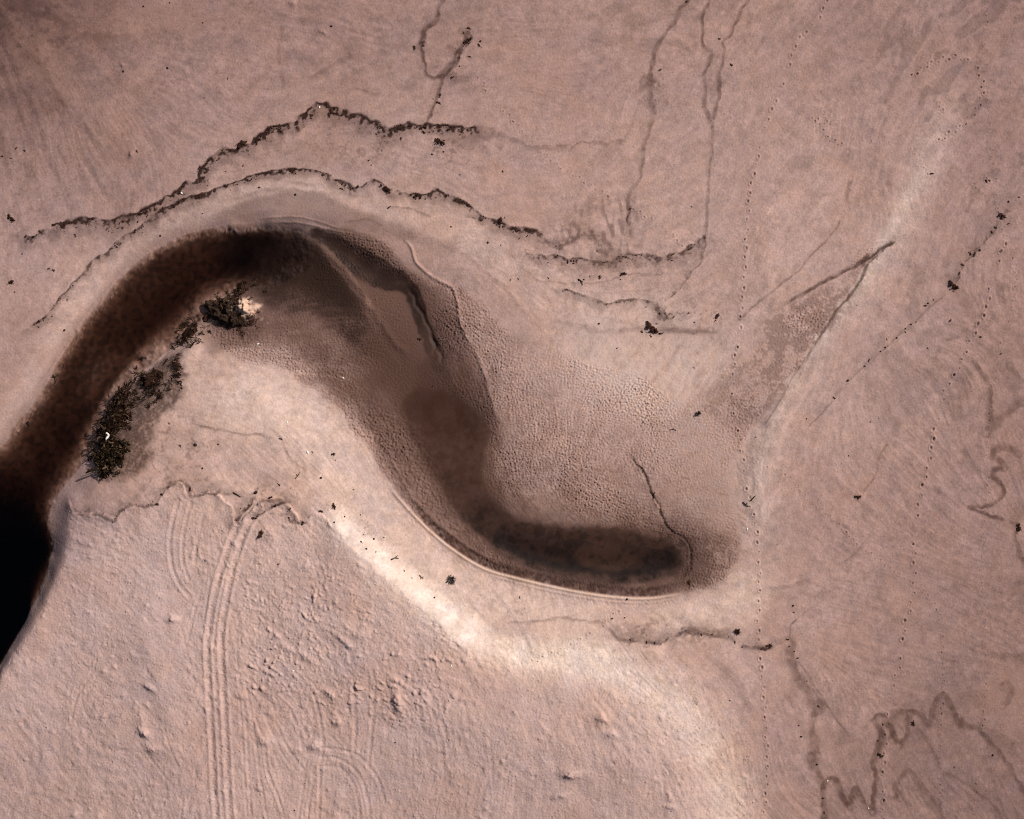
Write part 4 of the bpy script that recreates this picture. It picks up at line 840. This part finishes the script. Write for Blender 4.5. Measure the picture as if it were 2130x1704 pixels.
# drift-line weed: ribbons lying where the stain is densest
WL = {'W1': 'ragged dark brown weed line along the uppermost tide mark', 'W0': 'broken end of dark weed line at the far left', 'W2': 'thin dark weed line bordering the left stream bank', 'W2b': 'solid dark weed band arching over the stream bend',
      'W2c': 'patchy weed line stepping down past the bend', 'W2d': 'dark weed line running down right of the bend', 'W3': 'pale scalloped weed edge where the line fans out', 'W4': 'fringed weed line on the sand tongue above the flat',
      'W5': 'short dark weed line below the sand tongue', 'W6': 'dark weed patch ending the short lower line', 'W7': 'faint weed curve on the right of the sand tongue', 'W8': 'dark weed streak above the scalloped edge',
      'P1': 'thin weed fringe along the dry sand plateau edge', 'P2': 'weed streak lying beside the wheel ruts top', 'P3': 'straight weed streak right of the wheel ruts', 'P4': 'weed crescent at the dry plateau corner',
      'L1': 'sparse weed litter below the S bend', 'L2': 'short black weed streak at lower right tide mark', 'E1': 'dotted weed line at the upper right edge', 'E2': 'sparse diagonal weed trail across right sand',
      'M1': 'black weed trickle line crossing the grey silt flat', 'N1': 'small weed tuft by the top seep channel', 'N2': 'weed patch on the top seep fork', 'N3': 'weed knot where the top seep forks join', 'G1': 'brown weed litter trailing around the rock mound'}
for (k, P, w, kk, dens, m) in stains:
    r = np.random.default_rng(900 + k); L = np.linalg.norm(np.diff(P, axis=0), axis=1).sum()
    n = int(L*w*dens*1.15); i = r.integers(0, len(P)-1, n)
    p = P[i] + (P[i+1]-P[i])*r.uniform(0, 1, (n, 1)) + r.normal(0, 1, (n, 2))*w*1.15
    keep = r.uniform(0, 1, n) < np.clip(bil(m, p[:, 0], p[:, 1]), 0, 1)**2.2 * (0.25 + 0.95*ss(0.25, 0.75, bil(UN16, p[:, 0], p[:, 1])))
    p = p[keep]; n = len(p)
    if n < 3: continue
    sz = np.exp(r.normal(-2.7, 0.55, n))
    C = np.stack([wx(p[:, 0]), wy(p[:, 1]), bil(Z, p[:, 0], p[:, 1]) + 0.012 + 0.05*r.uniform(0, 1, n)**2], 1)
    V, Fc = leaves(C, r.uniform(0, 6.28, n), r.normal(0, 0.3, n), sz, sz*r.uniform(0.25, 0.6, n), 950 + k)
    nm = WRACK[k][0]
    tag(mesh_np('seaweed_wrack', V, Fc, M_WEED if kk > .7 else M_WEED2), WL[nm], 'seaweed', None, 'stuff')

def lumpy(bm, c, r, seed, sub=2, amp=0.35, freq=1.7, flat=1.0):
    g = bmesh.ops.create_icosphere(bm, subdivisions=sub, radius=1.0)
    o = Vector((seed*3.7, seed*1.3, seed*5.1))
    for v in g['verts']:
        n = mnoise.fractal(v.co*freq + o, 0.7, 2.0, 4); cell = mnoise.cell(v.co*1.6 + o)
        s = 1 + amp*n + 0.12*(cell-0.5)
        v.co = Vector((c[0] + v.co.x*s*r[0], c[1] + v.co.y*s*r[1], c[2] + v.co.z*s*r[2]*flat))
    return g

def weed_heap(name, pts, hgt, n, mat, label, cat, seed, size=0.16, parent_parts=None, lean=0.0, grp=None):
    """a low tangle of weed filling an outline (image pixels): a root mass part and a frond part"""
    P = catmull(pts, 6, closed=True); c = P.mean(0); r = np.random.default_rng(seed)
    root = empty(name, c[0], c[1]); base = np.array(root.location)
    lo, hi = P.min(0), P.max(0); msk = inside(P); soft = blur(msk, 9)
    q = r.uniform(lo-14, hi+14, (n*6, 2)); a = bil(soft, q[:, 0], q[:, 1]); q = q[r.uniform(0, 1, len(q)) < a**1.3][:n]; a = bil(soft, q[:, 0], q[:, 1])
    tuft = 0.45 + 0.55*u01(bil(N3, q[:, 0]*1.0, q[:, 1]*1.0))
    nt_ = max(5, len(q)//16); tc_ = q[r.choice(len(q), nt_, replace=False)]; ta = bil(soft, tc_[:, 0], tc_[:, 1])
    own = r.integers(0, nt_, len(q)); q = tc_[own]; a = ta[own]
    tz = hgt*np.clip(ta, 0, 1)**0.9*r.uniform(0.35, 1.0, nt_); zz = bil(Z, q[:, 0], q[:, 1]) + tz[own]*r.uniform(0.3, 1.0, len(q))
    C = np.stack([wx(q[:, 0]), wy(q[:, 1]), zz], 1) - base
    sz = size*1.2*np.exp(r.normal(0, 0.4, len(q))); ya = r.uniform(0, 6.28, len(q)) if lean == 0 else r.normal(lean + math.pi*(r.uniform(0, 1, len(q)) > .8), 0.7, len(q))
    pit = r.normal(0.25, 0.4, len(q)); f_ = np.stack([np.cos(ya)*np.cos(pit), np.sin(ya)*np.cos(pit), np.sin(pit)], 1)
    C = C + f_*(sz*0.55)[:, None] + r.normal(0, 0.03, (len(q), 3))
    V, Fc = leaves(C, ya, pit, sz, sz*r.uniform(0.10, 0.28, len(q)), seed+1, 0.5)
    k_ = int(len(q)*0.78)*6; V_, F_ = V, Fc
    mesh_np('frond_tangle', V_[:k_*2], F_[:k_], mat, root)
    V2 = V_[k_*2:].copy(); V2[:, 2] += 0.03
    if len(V2): mesh_np('dry_fronds', V2, F_[k_:] - k_*2, M_DRY, root)
    bm = bmesh.new(); ext_ = np.percentile(C[:, :2], 85, axis=0) - np.percentile(C[:, :2], 15, axis=0); m_ = np.median(C, axis=0)
    cov = np.cov(C[:, :2].T); an = 0.5*math.atan2(2*cov[0, 1], cov[0, 0]-cov[1, 1]); ev = np.sqrt(np.linalg.eigvalsh(cov))
    lumpy(bm, (0, 0, 0), (ev[1]*0.9, ev[0]*0.9, hgt*0.28), seed, 3, 0.5)
    for v in bm.verts: x_, y_ = v.co.x, v.co.y; v.co.x = m_[0] + x_*math.cos(an) - y_*math.sin(an); v.co.y = m_[1] + x_*math.sin(an) + y_*math.cos(an); v.co.z += gz(m_[0]*S + c[0], c[1] - m_[1]*S) - base[2] + hgt*0.1
    finish('root_mass', bm, M_WEED, root)
    return tag(root, label, cat, grp)

weed_heap('seaweed_heap', [(408,668),(420,690),(405,712),(375,722),(360,712),(362,690),(385,670)], 0.34, 650, M_BANK, 'dark weed heap on the bank nearest the pale rock mound', 'seaweed', 21)
weed_heap('seaweed_heap', [(372,720),(374,750),(372,778),(360,770),(362,745)], 0.2, 260, M_WEED, 'narrow weed strip running up to the second weed heap', 'seaweed', 22)
weed_heap('seaweed_heap', [(278,772),(310,760),(350,765),(380,770),(374,794),(344,812),(322,838),(290,826),(272,798)], 0.42, 1000, M_BANK, 'wide dark weed heap on the bank with grey gaps', 'seaweed', 23, 0.17)
weed_heap('bank_shrub', [(242,802),(258,798),(272,815),(268,850),(262,880),(254,905),(232,914),(206,912),(202,890),(220,862),(232,830)], 1.3, 1900, M_BANK, 'tallest black shrub bed overhanging the stream', 'shrub', 24, 0.22)
weed_heap('grass_tussock', [(222,918),(252,915),(256,935),(250,958),(228,982),(212,990),(200,975),(196,962),(182,950),(202,934)], 0.85, 1500, M_GREEN, 'dark green grass tussock at the lower end of the bank', 'grass tussock', 25, 0.30, lean=-0.35)
weed_heap('seaweed_heap', [(500,585),(513,590),(512,605),(500,618),(482,615),(470,610),(488,600)], 0.28, 520, M_BANK, 'dark weed clump just above the pale rock mound', 'seaweed', 26, 0.14)
weed_heap('seaweed_heap', [(476,584),(484,581),(492,584),(504,580),(503,588),(488,588),(478,589)], 0.08, 90, M_WEED, 'small dark weed scraps in shallow water above the mound', 'seaweed', 27, 0.12)
weed_heap('seaweed_heap', [(425,660),(438,660),(436,672),(422,672)], 0.10, 120, M_WEED2, 'small flat weed patch beside a pale sand crescent', 'seaweed', 28, 0.13)
weed_heap('seaweed_heap', [(538,640),(532,660),(522,676),(508,668),(520,655),(530,640)], 0.14, 380, M_WEED2, 'red brown weed skirt on the right of the rock mound', 'seaweed', 29, 0.12)
weed_heap('seaweed_heap', [(478,685),(500,678),(508,690),(485,702)], 0.08, 160, M_WEED2, 'thin weed litter below the rock mound', 'seaweed', 30, 0.12)

# dark rocks of the outcrop
rr2 = np.random.default_rng(5)
def rock(px, py, sz, label, mat=M_ROCK, seed=1, group=None, flat=0.75, barn=False):
    root = empty('rock', px, py)
    bm = bmesh.new(); a = rr2.uniform(0.75, 1.25); lumpy(bm, (0, 0, sz*0.25), (sz*a, sz/a, sz*flat), seed, 3, 0.45, 1.5)
    finish('rock_body', bm, mat, root, False)
    if barn:
        bm = bmesh.new()
        for _ in range(9):
            t = rr2.uniform(0, 6.28); d = sz*rr2.uniform(0.1, 0.75); lumpy(bm, (math.cos(t)*d, math.sin(t)*d, sz*(0.25 + flat*0.75*math.sqrt(max(0.05, 1-(d/sz)**2)))), (sz*.18, sz*.15, sz*.10), seed + rr2.integers(99), 1)
        finish('barnacle_crust', bm, M_ROCKB, root, False)
    return tag(root, label, 'rock', group)
rock(440, 636, 0.62, 'black rock at the stream end of the outcrop', seed=2)
rock(452, 652, 0.55, 'black rock low on the outcrop facing the weed heap', seed=3)
rock(466, 628, 0.50, 'grey speckled rock with a white chip in the outcrop', seed=4, barn=True)
rock(474, 640, 0.55, 'largest grey barnacled rock in the middle of the outcrop', seed=5, barn=True)
rock(468, 662, 0.55, 'black rock at the foot of the outcrop below the barnacles', seed=6)
rock(486, 664, 0.50, 'dark brown rock against the lower side of the pale mound', seed=7)
rock(486, 626, 0.42, 'dark rock bridging outcrop and pale mound top', seed=8)
rock(500, 668, 0.38, 'brown rock right of the outcrop foot', M_ROCK, 9)
rock(480, 651, 0.35, 'pale grey barnacled stone on the outcrop lower edge', seed=10, barn=True)
weed_heap('seaweed_heap', [(430,635),(446,622),(470,620),(500,626),(486,640),(496,652),(512,668),(490,678),(462,670),(444,656)], 0.22, 1100, M_BANK, 'black weed growing between the outcrop rocks', 'seaweed', 31, 0.13)

# stones, scraps and shells: prototypes
def proto_pebble(seed, mat, flat):
    bm = bmesh.new(); lumpy(bm, (0, 0, 0.25*flat), (1.0, 0.75, flat), seed, 2, 0.3, 1.3); o = finish('pebble', bm, mat); return o
def proto_scrap(seed, n, mat):
    r = np.random.default_rng(seed); C = np.stack([r.normal(0, .45, n), r.normal(0, .32, n), np.abs(r.normal(0.18, .16, n))], 1); sz = 0.75*np.exp(r.normal(0, .3, n))
    V, Fc = leaves(C, r.uniform(0, 6.28, n), r.normal(0, .4, n), sz, sz*r.uniform(.25, .55, n), seed)
    return mesh_np('seaweed_scrap', V, Fc, mat)
def proto_shell(seed):
    bm = bmesh.new(); g = bmesh.ops.create_uvsphere(bm, u_segments=14, v_segments=8, radius=1.0)
    for v in list(bm.verts):
        a = math.atan2(v.co.y, v.co.x); rib = 1 + 0.06*math.cos(9*a)
        v.co = Vector((v.co.x*rib*(1 + 0.25*v.co.y), v.co.y*rib*0.8, max(v.co.z, -0.15)*0.45 + 0.1))
    return finish('shell', bm, M_SHELL)
PEB = [proto_pebble(40 + i, M_PEB, 0.7) for i in range(5)]; PEBB = [proto_pebble(60 + i, M_PEBB, 0.55) for i in range(3)]
SCR = [proto_scrap(80 + i, 22, M_WEED) for i in range(6)]; SHE = [proto_shell(90 + i) for i in range(2)]
used = set()
def place(pool_, px, py, size, label, cat, group=None, ang=None, el=1.0):
    p = random.choice(pool_)
    if p.name in used:
        o = p.copy(); col.objects.link(o)
    else:
        o = p; used.add(p.name)
    z = gz(px, py); s = size/S
    if z < 0: z = max(z, -0.03)
    o.location = (wx(px), wy(py), z); o.scale = (s*el, s/math.sqrt(el), s*0.9); o.rotation_euler = (random.uniform(-.15, .15), random.uniform(-.15, .15), random.uniform(0, 6.28) if ang is None else ang)
    o['label'] = label; o['category'] = cat
    if group: o['group'] = group
    return o

def zone(x, y):
    if y < 270 and x < 600: return 'the dark damp sand at upper left'
    if y < 270 and x < 1150: return 'the sand around the top seep channel'
    if x < 560 and y < 760 and y > 420: return 'the pale sand left of the stream'
    if y < 440 and x < 1150: return 'the sand between the two weed lines'
    if x > 1700 and y < 900: return 'the right hand sand beside the diagonal weed trail'
    if x > 1600 and y >= 900: return 'the lower right sand with looping seep marks'
    if 440 <= y < 740 and x >= 900: return 'the pale sand tongue above the silt flat'
    if y < 440: return 'the upper right sand with seep channels'
    if 840 < y < 1070 and x < 740: return 'the beige bank above the dry plateau'
    if y >= 1220 and x >= 1230: return 'the sand below the pool'
    if 1040 <= y < 1290 and x < 1230: return 'the bright slope beside the dry plateau'
    if y >= 1060 and x < 1230: return 'the rutted dry sand plateau'
    return 'the grey silt of the S bend'

DARK = [(52,314,3),(35,309,3.2),(5,326,3),(24,330,2),(286,316,3),(258,150,2.6),(475,165,2.4),(423,49,2),(354,8,2),(300,15,2.2),(350,143,2.6),(506,344,2.4),(469,357,1.8),(425,205,2),(690,56,2.6),(862,100,4.5),(881,96,3.5),(975,60,4),(999,87,3),(997,96,3.6),(977,119,3.2),(956,122,2.6),(956,139,2),(941,162,4),
 (916,200,4),(912,215,4.2),(901,207,1.8),(834,289,3.5),(685,240,5),(649,240,3.6),(882,276,4.2),(795,313,2),(767,334,2.4),(772,344,2.2),(923,316,2),(899,321,2.2),(1046,357,2.4),(957,363,1.8),(709,392,3),(614,404,2.6),(538,389,2.4),(743,388,4),(1521,136,3.4),(1496,82,2.6),(1372,147,3),(1428,5,2.4),(1937,362,3.4),(2051,378,3.4),(2119,411,2.6),(2097,420,2.4),
 (157,490,3.4),(101,559,3.4),(111,562,3.4),(255,475,2.4),(329,488,2.2),(128,686,2.6),(78,680,2.4),(418,442,1.8),(54,493,4),(71,493,2.6),(113,468,5),(134,466,4),(30,608,2),(47,528,2),(1015,504,2.4),(938,471,1.8),(1062,582,2),(1042,510,1.8),(1050,453,1.8),(794,520,1.8),(899,803,1.8),(1141,578,2.4),(1227,575,2),(1291,581,2),(1215,581,1.8),(1204,583,2),(1078,580,2),
 (1336,690,2.6),(1366,673,2.2),(1355,700,1.8),(1246,673,2.4),(1433,651,3),(1445,670,2.2),(1402,659,2.8),(1439,430,1.6),(1284,724,1.6),(1554,845,1.8),(1445,765,1.8),(2062,484,3.6),(2070,474,3),(2096,466,3.2),(2079,524,3),(2017,528,4),(2026,530,4),(2037,521,2.6),(2001,551,3.2),(1994,569,2.8),(1975,603,2.4),(1924,636,3),(1930,631,2),(1976,667,3.2),(1941,624,2),
 (1894,675,2.4),(1883,691,2),(1883,684,2),(1865,703,2),(1844,706,2),(1929,725,2.2),(1905,670,2),(1841,723,2.2),(1831,731,1.8),(1807,750,2.4),(1798,762,2.6),(1763,792,3.4),(1735,828,3),(2039,701,2.2),(2081,736,2.2),(1782,635,1.4),(1666,793,1.2),(455,924,2),(423,974,2.4),(434,930,1.4),(353,881,2.6),(376,927,3),(330,1048,4),(340,1028,4),(398,1017,4),(530,1077,4.2),
 (697,958,1.8),(668,994,2.8),(584,913,3.2),(735,1019,1.8),(582,1008,3.4),(606,1015,1.8),(669,1063,4),(603,1078,4),(631,1087,4),(606,1058,3),(565,1035,5),(581,1172,2),(904,1242,3),(857,1201,1.8),(842,1187,2),(753,1126,3),(778,1121,2.4),(764,1140,2.4),(783,1147,2.2),(799,1118,1.8),(757,1112,1.8),(718,1074,2),(698,1085,2),(750,1071,1.8),(1573,910,1.6),(1081,1244,2),(1305,1248,2.6),
 (1677,871,1.6),(1810,878,1.8),(1827,871,1.4),(1750,965,1.6),(1765,948,1.4),(1650,1260,2.4),(1617,1133,1.4),(760,1453,1.5),(833,1494,2),(824,1539,1.6),(615,1681,1.6),(1345,1336,2.6),(1311,1332,2.4),(1362,1338,2.6),(1529,1336,3),(1544,1346,1.8),(1518,1457,2),(1459,1321,2.8),(1481,1320,2.2),(1300,1286,1.8),(1275,1287,1.6),(1651,1274,2.4),(1638,1330,2.6),(1659,1369,3),(1661,1509,1.8),(1666,1532,2.6),
 (1702,1469,2.8),(1836,1507,3),(1678,1417,2),(1699,1590,2.4),(1712,1660,3),(1714,1690,3),(1826,1540,2.6),(1984,1596,2),(2064,1570,2.4),(1642,1345,2),(1652,1355,2)]
def stone_like(k, s): return (k*7919) % 5 < 2 and s < 3.0
for k, (x, y, s) in enumerate(DARK):
    st_ = stone_like(k, s)
    zn = zone(x, y)
    if st_: place(PEB, x, y, s*1.05, 'small dark pebble on ' + zn, 'pebble', 'dark pebbles on ' + zn)
    else: place(SCR, x, y, s*0.88, 'small dark weed scrap on ' + zn, 'seaweed scrap', 'weed scraps on ' + zn, el=random.uniform(1, 1.5))
# ones that stand out
for x, y, s, lb in [(973,87,7,'largest black weed clump beside the top seep fork'),(915,295,8,'black weed clump hanging below the upper weed line'),(804,393,7,'black weed knot at the step of the second weed line'),(502,302,7,'dark weed knot in the upper line above the bend'),(1040,460,6,'dark weed knot on the line right of the bend'),
    (2083,450,6.5,'biggest black weed clump near the right edge'),(1983,595,7,'black weed clump midway on the right weed trail'),(25,455,5.5,'black weed clump alone at the far left'),(23,587,5,'dark weed clump with flecks at the left edge'),(1357,683,9,'jet black weed bundle on the sand tongue point'),
    (1492,658,4.5,'brown oval weed pad at the end of the tongue'),(1296,570,4,'round brown weed pad under the fringed line'),(1248,576,3.5,'black weed crescent on the sand tongue'),(2117,1097,6,'black weed knot on the right edge seep'),(1784,1033,4.5,'dark weed pair on the faint right seep'),(545,1109,5.5,'black weed roll on the lip of the dry plateau'),
    (693,945,3.6,'black double weed scrap on the smooth pale bank'),(696,1054,5,'flat black weed scrap on the pale bank corner'),(1600,1343,4.5,'black weed tail at the lower right tide mark'),(1831,1570,4.5,'black weed knot on the second seep loop'),(1899,1505,4,'dark weed knot inside the seep loops'),(1435,1214,4,'dark scrap with a pale side below the pool tip'),(871,704,3,'small black weed ring on the wet silt ridge')]:
    place(SCR, x, y, s*1.25, lb, 'seaweed scrap', el=1.2)
for x, y, s, lb in [(408,925,3.6,'oval dark stone on the beige bank'),(534,1024,4,'black stone with a pale top by the ruts')]:
    place(PEB, x, y, s*1.1, lb, 'stone')
place(PEBB, 651, 940, 3, 'brown stone beside the white shell on the pale bank', 'stone')
for x, y, s, lb in [(378,402,2.4,'white shell in the upper weed line'),(665,224,2,'white shell at the peak of the upper weed line'),(534,715,2.6,'white shell on the dark silt below the mound'),(712,786,2,'white shell on the inner silt edge'),(640,941,3.2,'largest white shell on the smooth pale bank'),(597,878,1.8,'tiny white shell on the pale bank crest'),
    (613,1392,2,'white shell on the trampled plateau'),(940,1380,2,'white shell near the plateau corner'),(1555,1101,2.4,'white shell on the pale spit'),(466,624,2.4,'white shell chip on the barnacled rocks'),(1721,1624,1.8,'white shell on the seep loop at lower right'),(1806,1681,1.8,'white shell at the end of the seep loop'),(711,1098,2.2,'white shell at the head of the bright slope')]:
    place(SHE, x, y, s, lb, 'shell', el=1.25)

# twigs, driftwood, plant tuft
for p in PEB + PEBB + SCR + SHE:
    if p.name not in used: bpy.data.objects.remove(p)
def tube(bm, pts, radii, sides=6):
    rings = []
    for i, p in enumerate(pts):
        p = Vector(p); d = (Vector(pts[min(i+1, len(pts)-1)]) - Vector(pts[max(i-1, 0)])).normalized()
        u = d.cross(Vector((0, 0, 1)) if abs(d.z) < 0.9 else Vector((1, 0, 0))).normalized(); v = d.cross(u)
        rings.append([bm.verts.new(p + (u*math.cos(2*math.pi*k/sides) + v*math.sin(2*math.pi*k/sides))*radii[i]) for k in range(sides)])
    for a, b in zip(rings[:-1], rings[1:]):
        for k in range(sides): bm.faces.new((a[k], a[(k+1) % sides], b[(k+1) % sides], b[k]))
    bm.faces.new(rings[0][::-1]); bm.faces.new(rings[-1])
def twig(chains, r, label, mat=M_WOOD, name='twig', cat='twig', lift=0.03):
    c = chains[0][0]; root = empty(name, *c); b = root.location
    for k, ch in enumerate(chains):
        Q = catmull(ch, 3.0); bm = bmesh.new()
        pts = [(wx(x) - b.x, wy(y) - b.y, max(gz(x, y), -0.02) - b.z + r*0.6 + lift*math.sin(3.1*i/len(Q))) for i, (x, y) in enumerate(Q)]
        tube(bm, pts, [r*(1 - 0.65*i/len(Q))*(1 if k == 0 else .75) for i in range(len(Q))])
        finish('stem' if k == 0 else 'side_branch', bm, mat, root)
    return tag(root, label, cat)
twig([[(545,607),(548,600),(551,596),(554,593)],[(548,601),(552,606)],[(547,603),(542,602)]], 0.05, 'black forked twig on the wet silt right of the mound')
twig([[(283,746),(290,741),(296,743),(300,744)],[(290,741),(293,747)]], 0.045, 'black twig drifting in the stream shallows')
twig([[(100,784),(106,783),(109,790),(106,797),(110,800),(117,799)],[(106,784),(111,780)],[(104,783),(102,778)]], 0.05, 'crooked twig at the left water edge')
twig([[(49,877),(54,881),(58,883)]], 0.07, 'short black stick at the stream margin far left', name='stick', cat='stick')
twig([[(807,432),(813,428)]], 0.06, 'short black stick on the sand above the bend', name='stick', cat='stick')
twig([[(1372,693),(1376,694),(1381,692)]], 0.06, 'short black stick beside the jet black bundle', name='stick', cat='stick')
twig([[(1203,580),(1208,583),(1211,588),(1212,593)],[(1208,583),(1213,586)]], 0.04, 'thin curved twig on the sand tongue')
twig([[(815,1163),(822,1160),(828,1155)],[(822,1160),(830,1161)]], 0.07, 'grey driftwood branch on the bright slope', M_GWOOD, 'driftwood', 'driftwood')
twig([[(873,1196),(877,1200),(881,1203)],[(877,1200),(876,1204)],[(878,1201),(882,1199)]], 0.045, 'small grey twig down the bright slope', M_GWOOD)
twig([[(1362,1038),(1362,1030),(1364,1024)],[(1362,1031),(1359,1028)]], 0.04, 'dark twig on the weed trickle across the silt')
twig([[(1562,1042),(1567,1036),(1572,1031)]], 0.05, 'dark twig on the pale spit, upper of two')
twig([[(1546,1045),(1552,1050),(1558,1055)],[(1552,1050),(1556,1046)]], 0.045, 'dark twig on the pale spit, lower of two')
twig([[(615,995),(620,990),(625,982)],[(620,990),(617,986)]], 0.035, 'fine twig on the beige bank near the tide mark')
twig([[(487,1024),(495,1028),(503,1033)]], 0.05, 'dark straight stick above the rut tops', name='stick', cat='stick')
twig([[(1395,925-30),(1402,892),(1408,896)]], 0.035, 'thin dark strand on the upper silt flat')

# pale curved scrap on the shrub: sun-bleached bone-like driftwood
root = empty('bleached_driftwood', 231, 907, gz(231, 907) + 1.45); b = root.location
bm = bmesh.new(); Q = catmull([(232,900),(235,904),(233,909),(230,914)], 1.5)
tube(bm, [(wx(x)-b.x, wy(y)-b.y, 0.05*math.sin(i)) for i, (x, y) in enumerate(Q)], [0.05 + 0.05*math.sin(3.1*(i+.5)/len(Q)) for i in range(len(Q))], 8)
finish('stem', bm, M_SHELL, root); bm = bmesh.new(); lumpy(bm, (wx(231.5)-b.x, wy(901)-b.y, 0.03), (.10, .08, .07), 3, 2, .3); finish('knob', bm, M_SHELL, root)
tag(root, 'curved white scrap lying on the black shrub bed', 'driftwood')

def plant(px, py, rad, nb, label, mat, seed, fan=(0, 6.28)):
    root = empty('dry_plant', px, py); r = np.random.default_rng(seed)
    n = nb; a = r.uniform(*fan, n); L = rad*r.uniform(0.5, 1.1, n)/S; el = r.uniform(0.15, 0.9, n)
    C = np.stack([np.cos(a)*np.cos(el)*L*0.5, np.sin(a)*np.cos(el)*L*0.5, np.sin(el)*L*0.5 + 0.02], 1)
    V, Fc = leaves(C, a, el, L, L*0.10 + 0.015, seed, 0.25); mesh_np('blades', V, Fc, mat, root)
    n = 60; a = r.uniform(0, 6.28, n); d = np.abs(r.normal(0, rad*0.22/S, n)); C = np.stack([np.cos(a)*d, np.sin(a)*d, r.uniform(.02, .16, n)], 1); sz = np.full(n, 0.12)
    V, Fc = leaves(C, r.uniform(0, 6.28, n), r.normal(0, .4, n), sz, sz*.4, seed+1); mesh_np('crown', V, Fc, mat, root)
    return tag(root, label, 'plant')
M_GREY = mat_plain('grey_plant', (0.030, 0.022, 0.020), (0.13, 0.105, 0.095), 9, 0.8)
plant(938, 1206, 12, 70, 'spiky grey plant tuft on the smooth sand by the berm', M_GREY, 41)
plant(1534, 1314, 9, 46, 'small black fan shaped plant on lower right sand', M_WEED, 42)
plant(1451, 862, 11, 40, 'dark feathery weed sprig on the upper silt flat', M_GREY, 43, (0.1, 1.2))

# ------------------------------------------------------------------ light, sky, camera
world = bpy.data.worlds.new('World'); scene.world = world; world.use_nodes = True
nt = world.node_tree; bg = nt.nodes['Background']
sky = nt.nodes.new('ShaderNodeTexSky'); sky.sky_type = 'NISHITA'; sky.sun_disc = False; sky.sun_elevation = SUN_EL; sky.sun_rotation = SUN_AZ; sky.dust_density = 5.0; sky.air_density = 0.7; sky.ozone_density = 0.4
nt.links.new(sky.outputs[0], bg.inputs['Color']); bg.inputs['Strength'].default_value = 0.06
sl = bpy.data.lights.new('sun', 'SUN'); sl.energy = 4.2; sl.angle = math.radians(0.5); sl.color = (1.0, 0.93, 0.84)
so = bpy.data.objects.new('sun', sl); col.objects.link(so)
sd = Vector((math.sin(SUN_AZ)*math.cos(SUN_EL), math.cos(SUN_AZ)*math.cos(SUN_EL), math.sin(SUN_EL)))
so.rotation_euler = sd.to_track_quat('Z', 'Y').to_euler(); so.location = sd*60
cam = bpy.data.cameras.new('camera'); cam.sensor_fit = 'HORIZONTAL'; cam.angle = 2*math.atan((2130/2/S)/H_CAM); cam.clip_end = 3000; cam.clip_start = 1
cobj = bpy.data.objects.new('camera', cam); col.objects.link(cobj); cobj.location = (0, 0, H_CAM + 0.9); cobj.rotation_euler = (0, 0, 0)
scene.camera = cobj
vs = scene.view_settings; vs.view_transform = 'Standard'; vs.look = 'None'; vs.exposure = 0.0; vs.gamma = 1.0
scene.cycles.use_denoising = False; scene.cycles.filter_width = 1.1
scene.cycles.max_bounces = 6; scene.cycles.transparent_max_bounces = 8
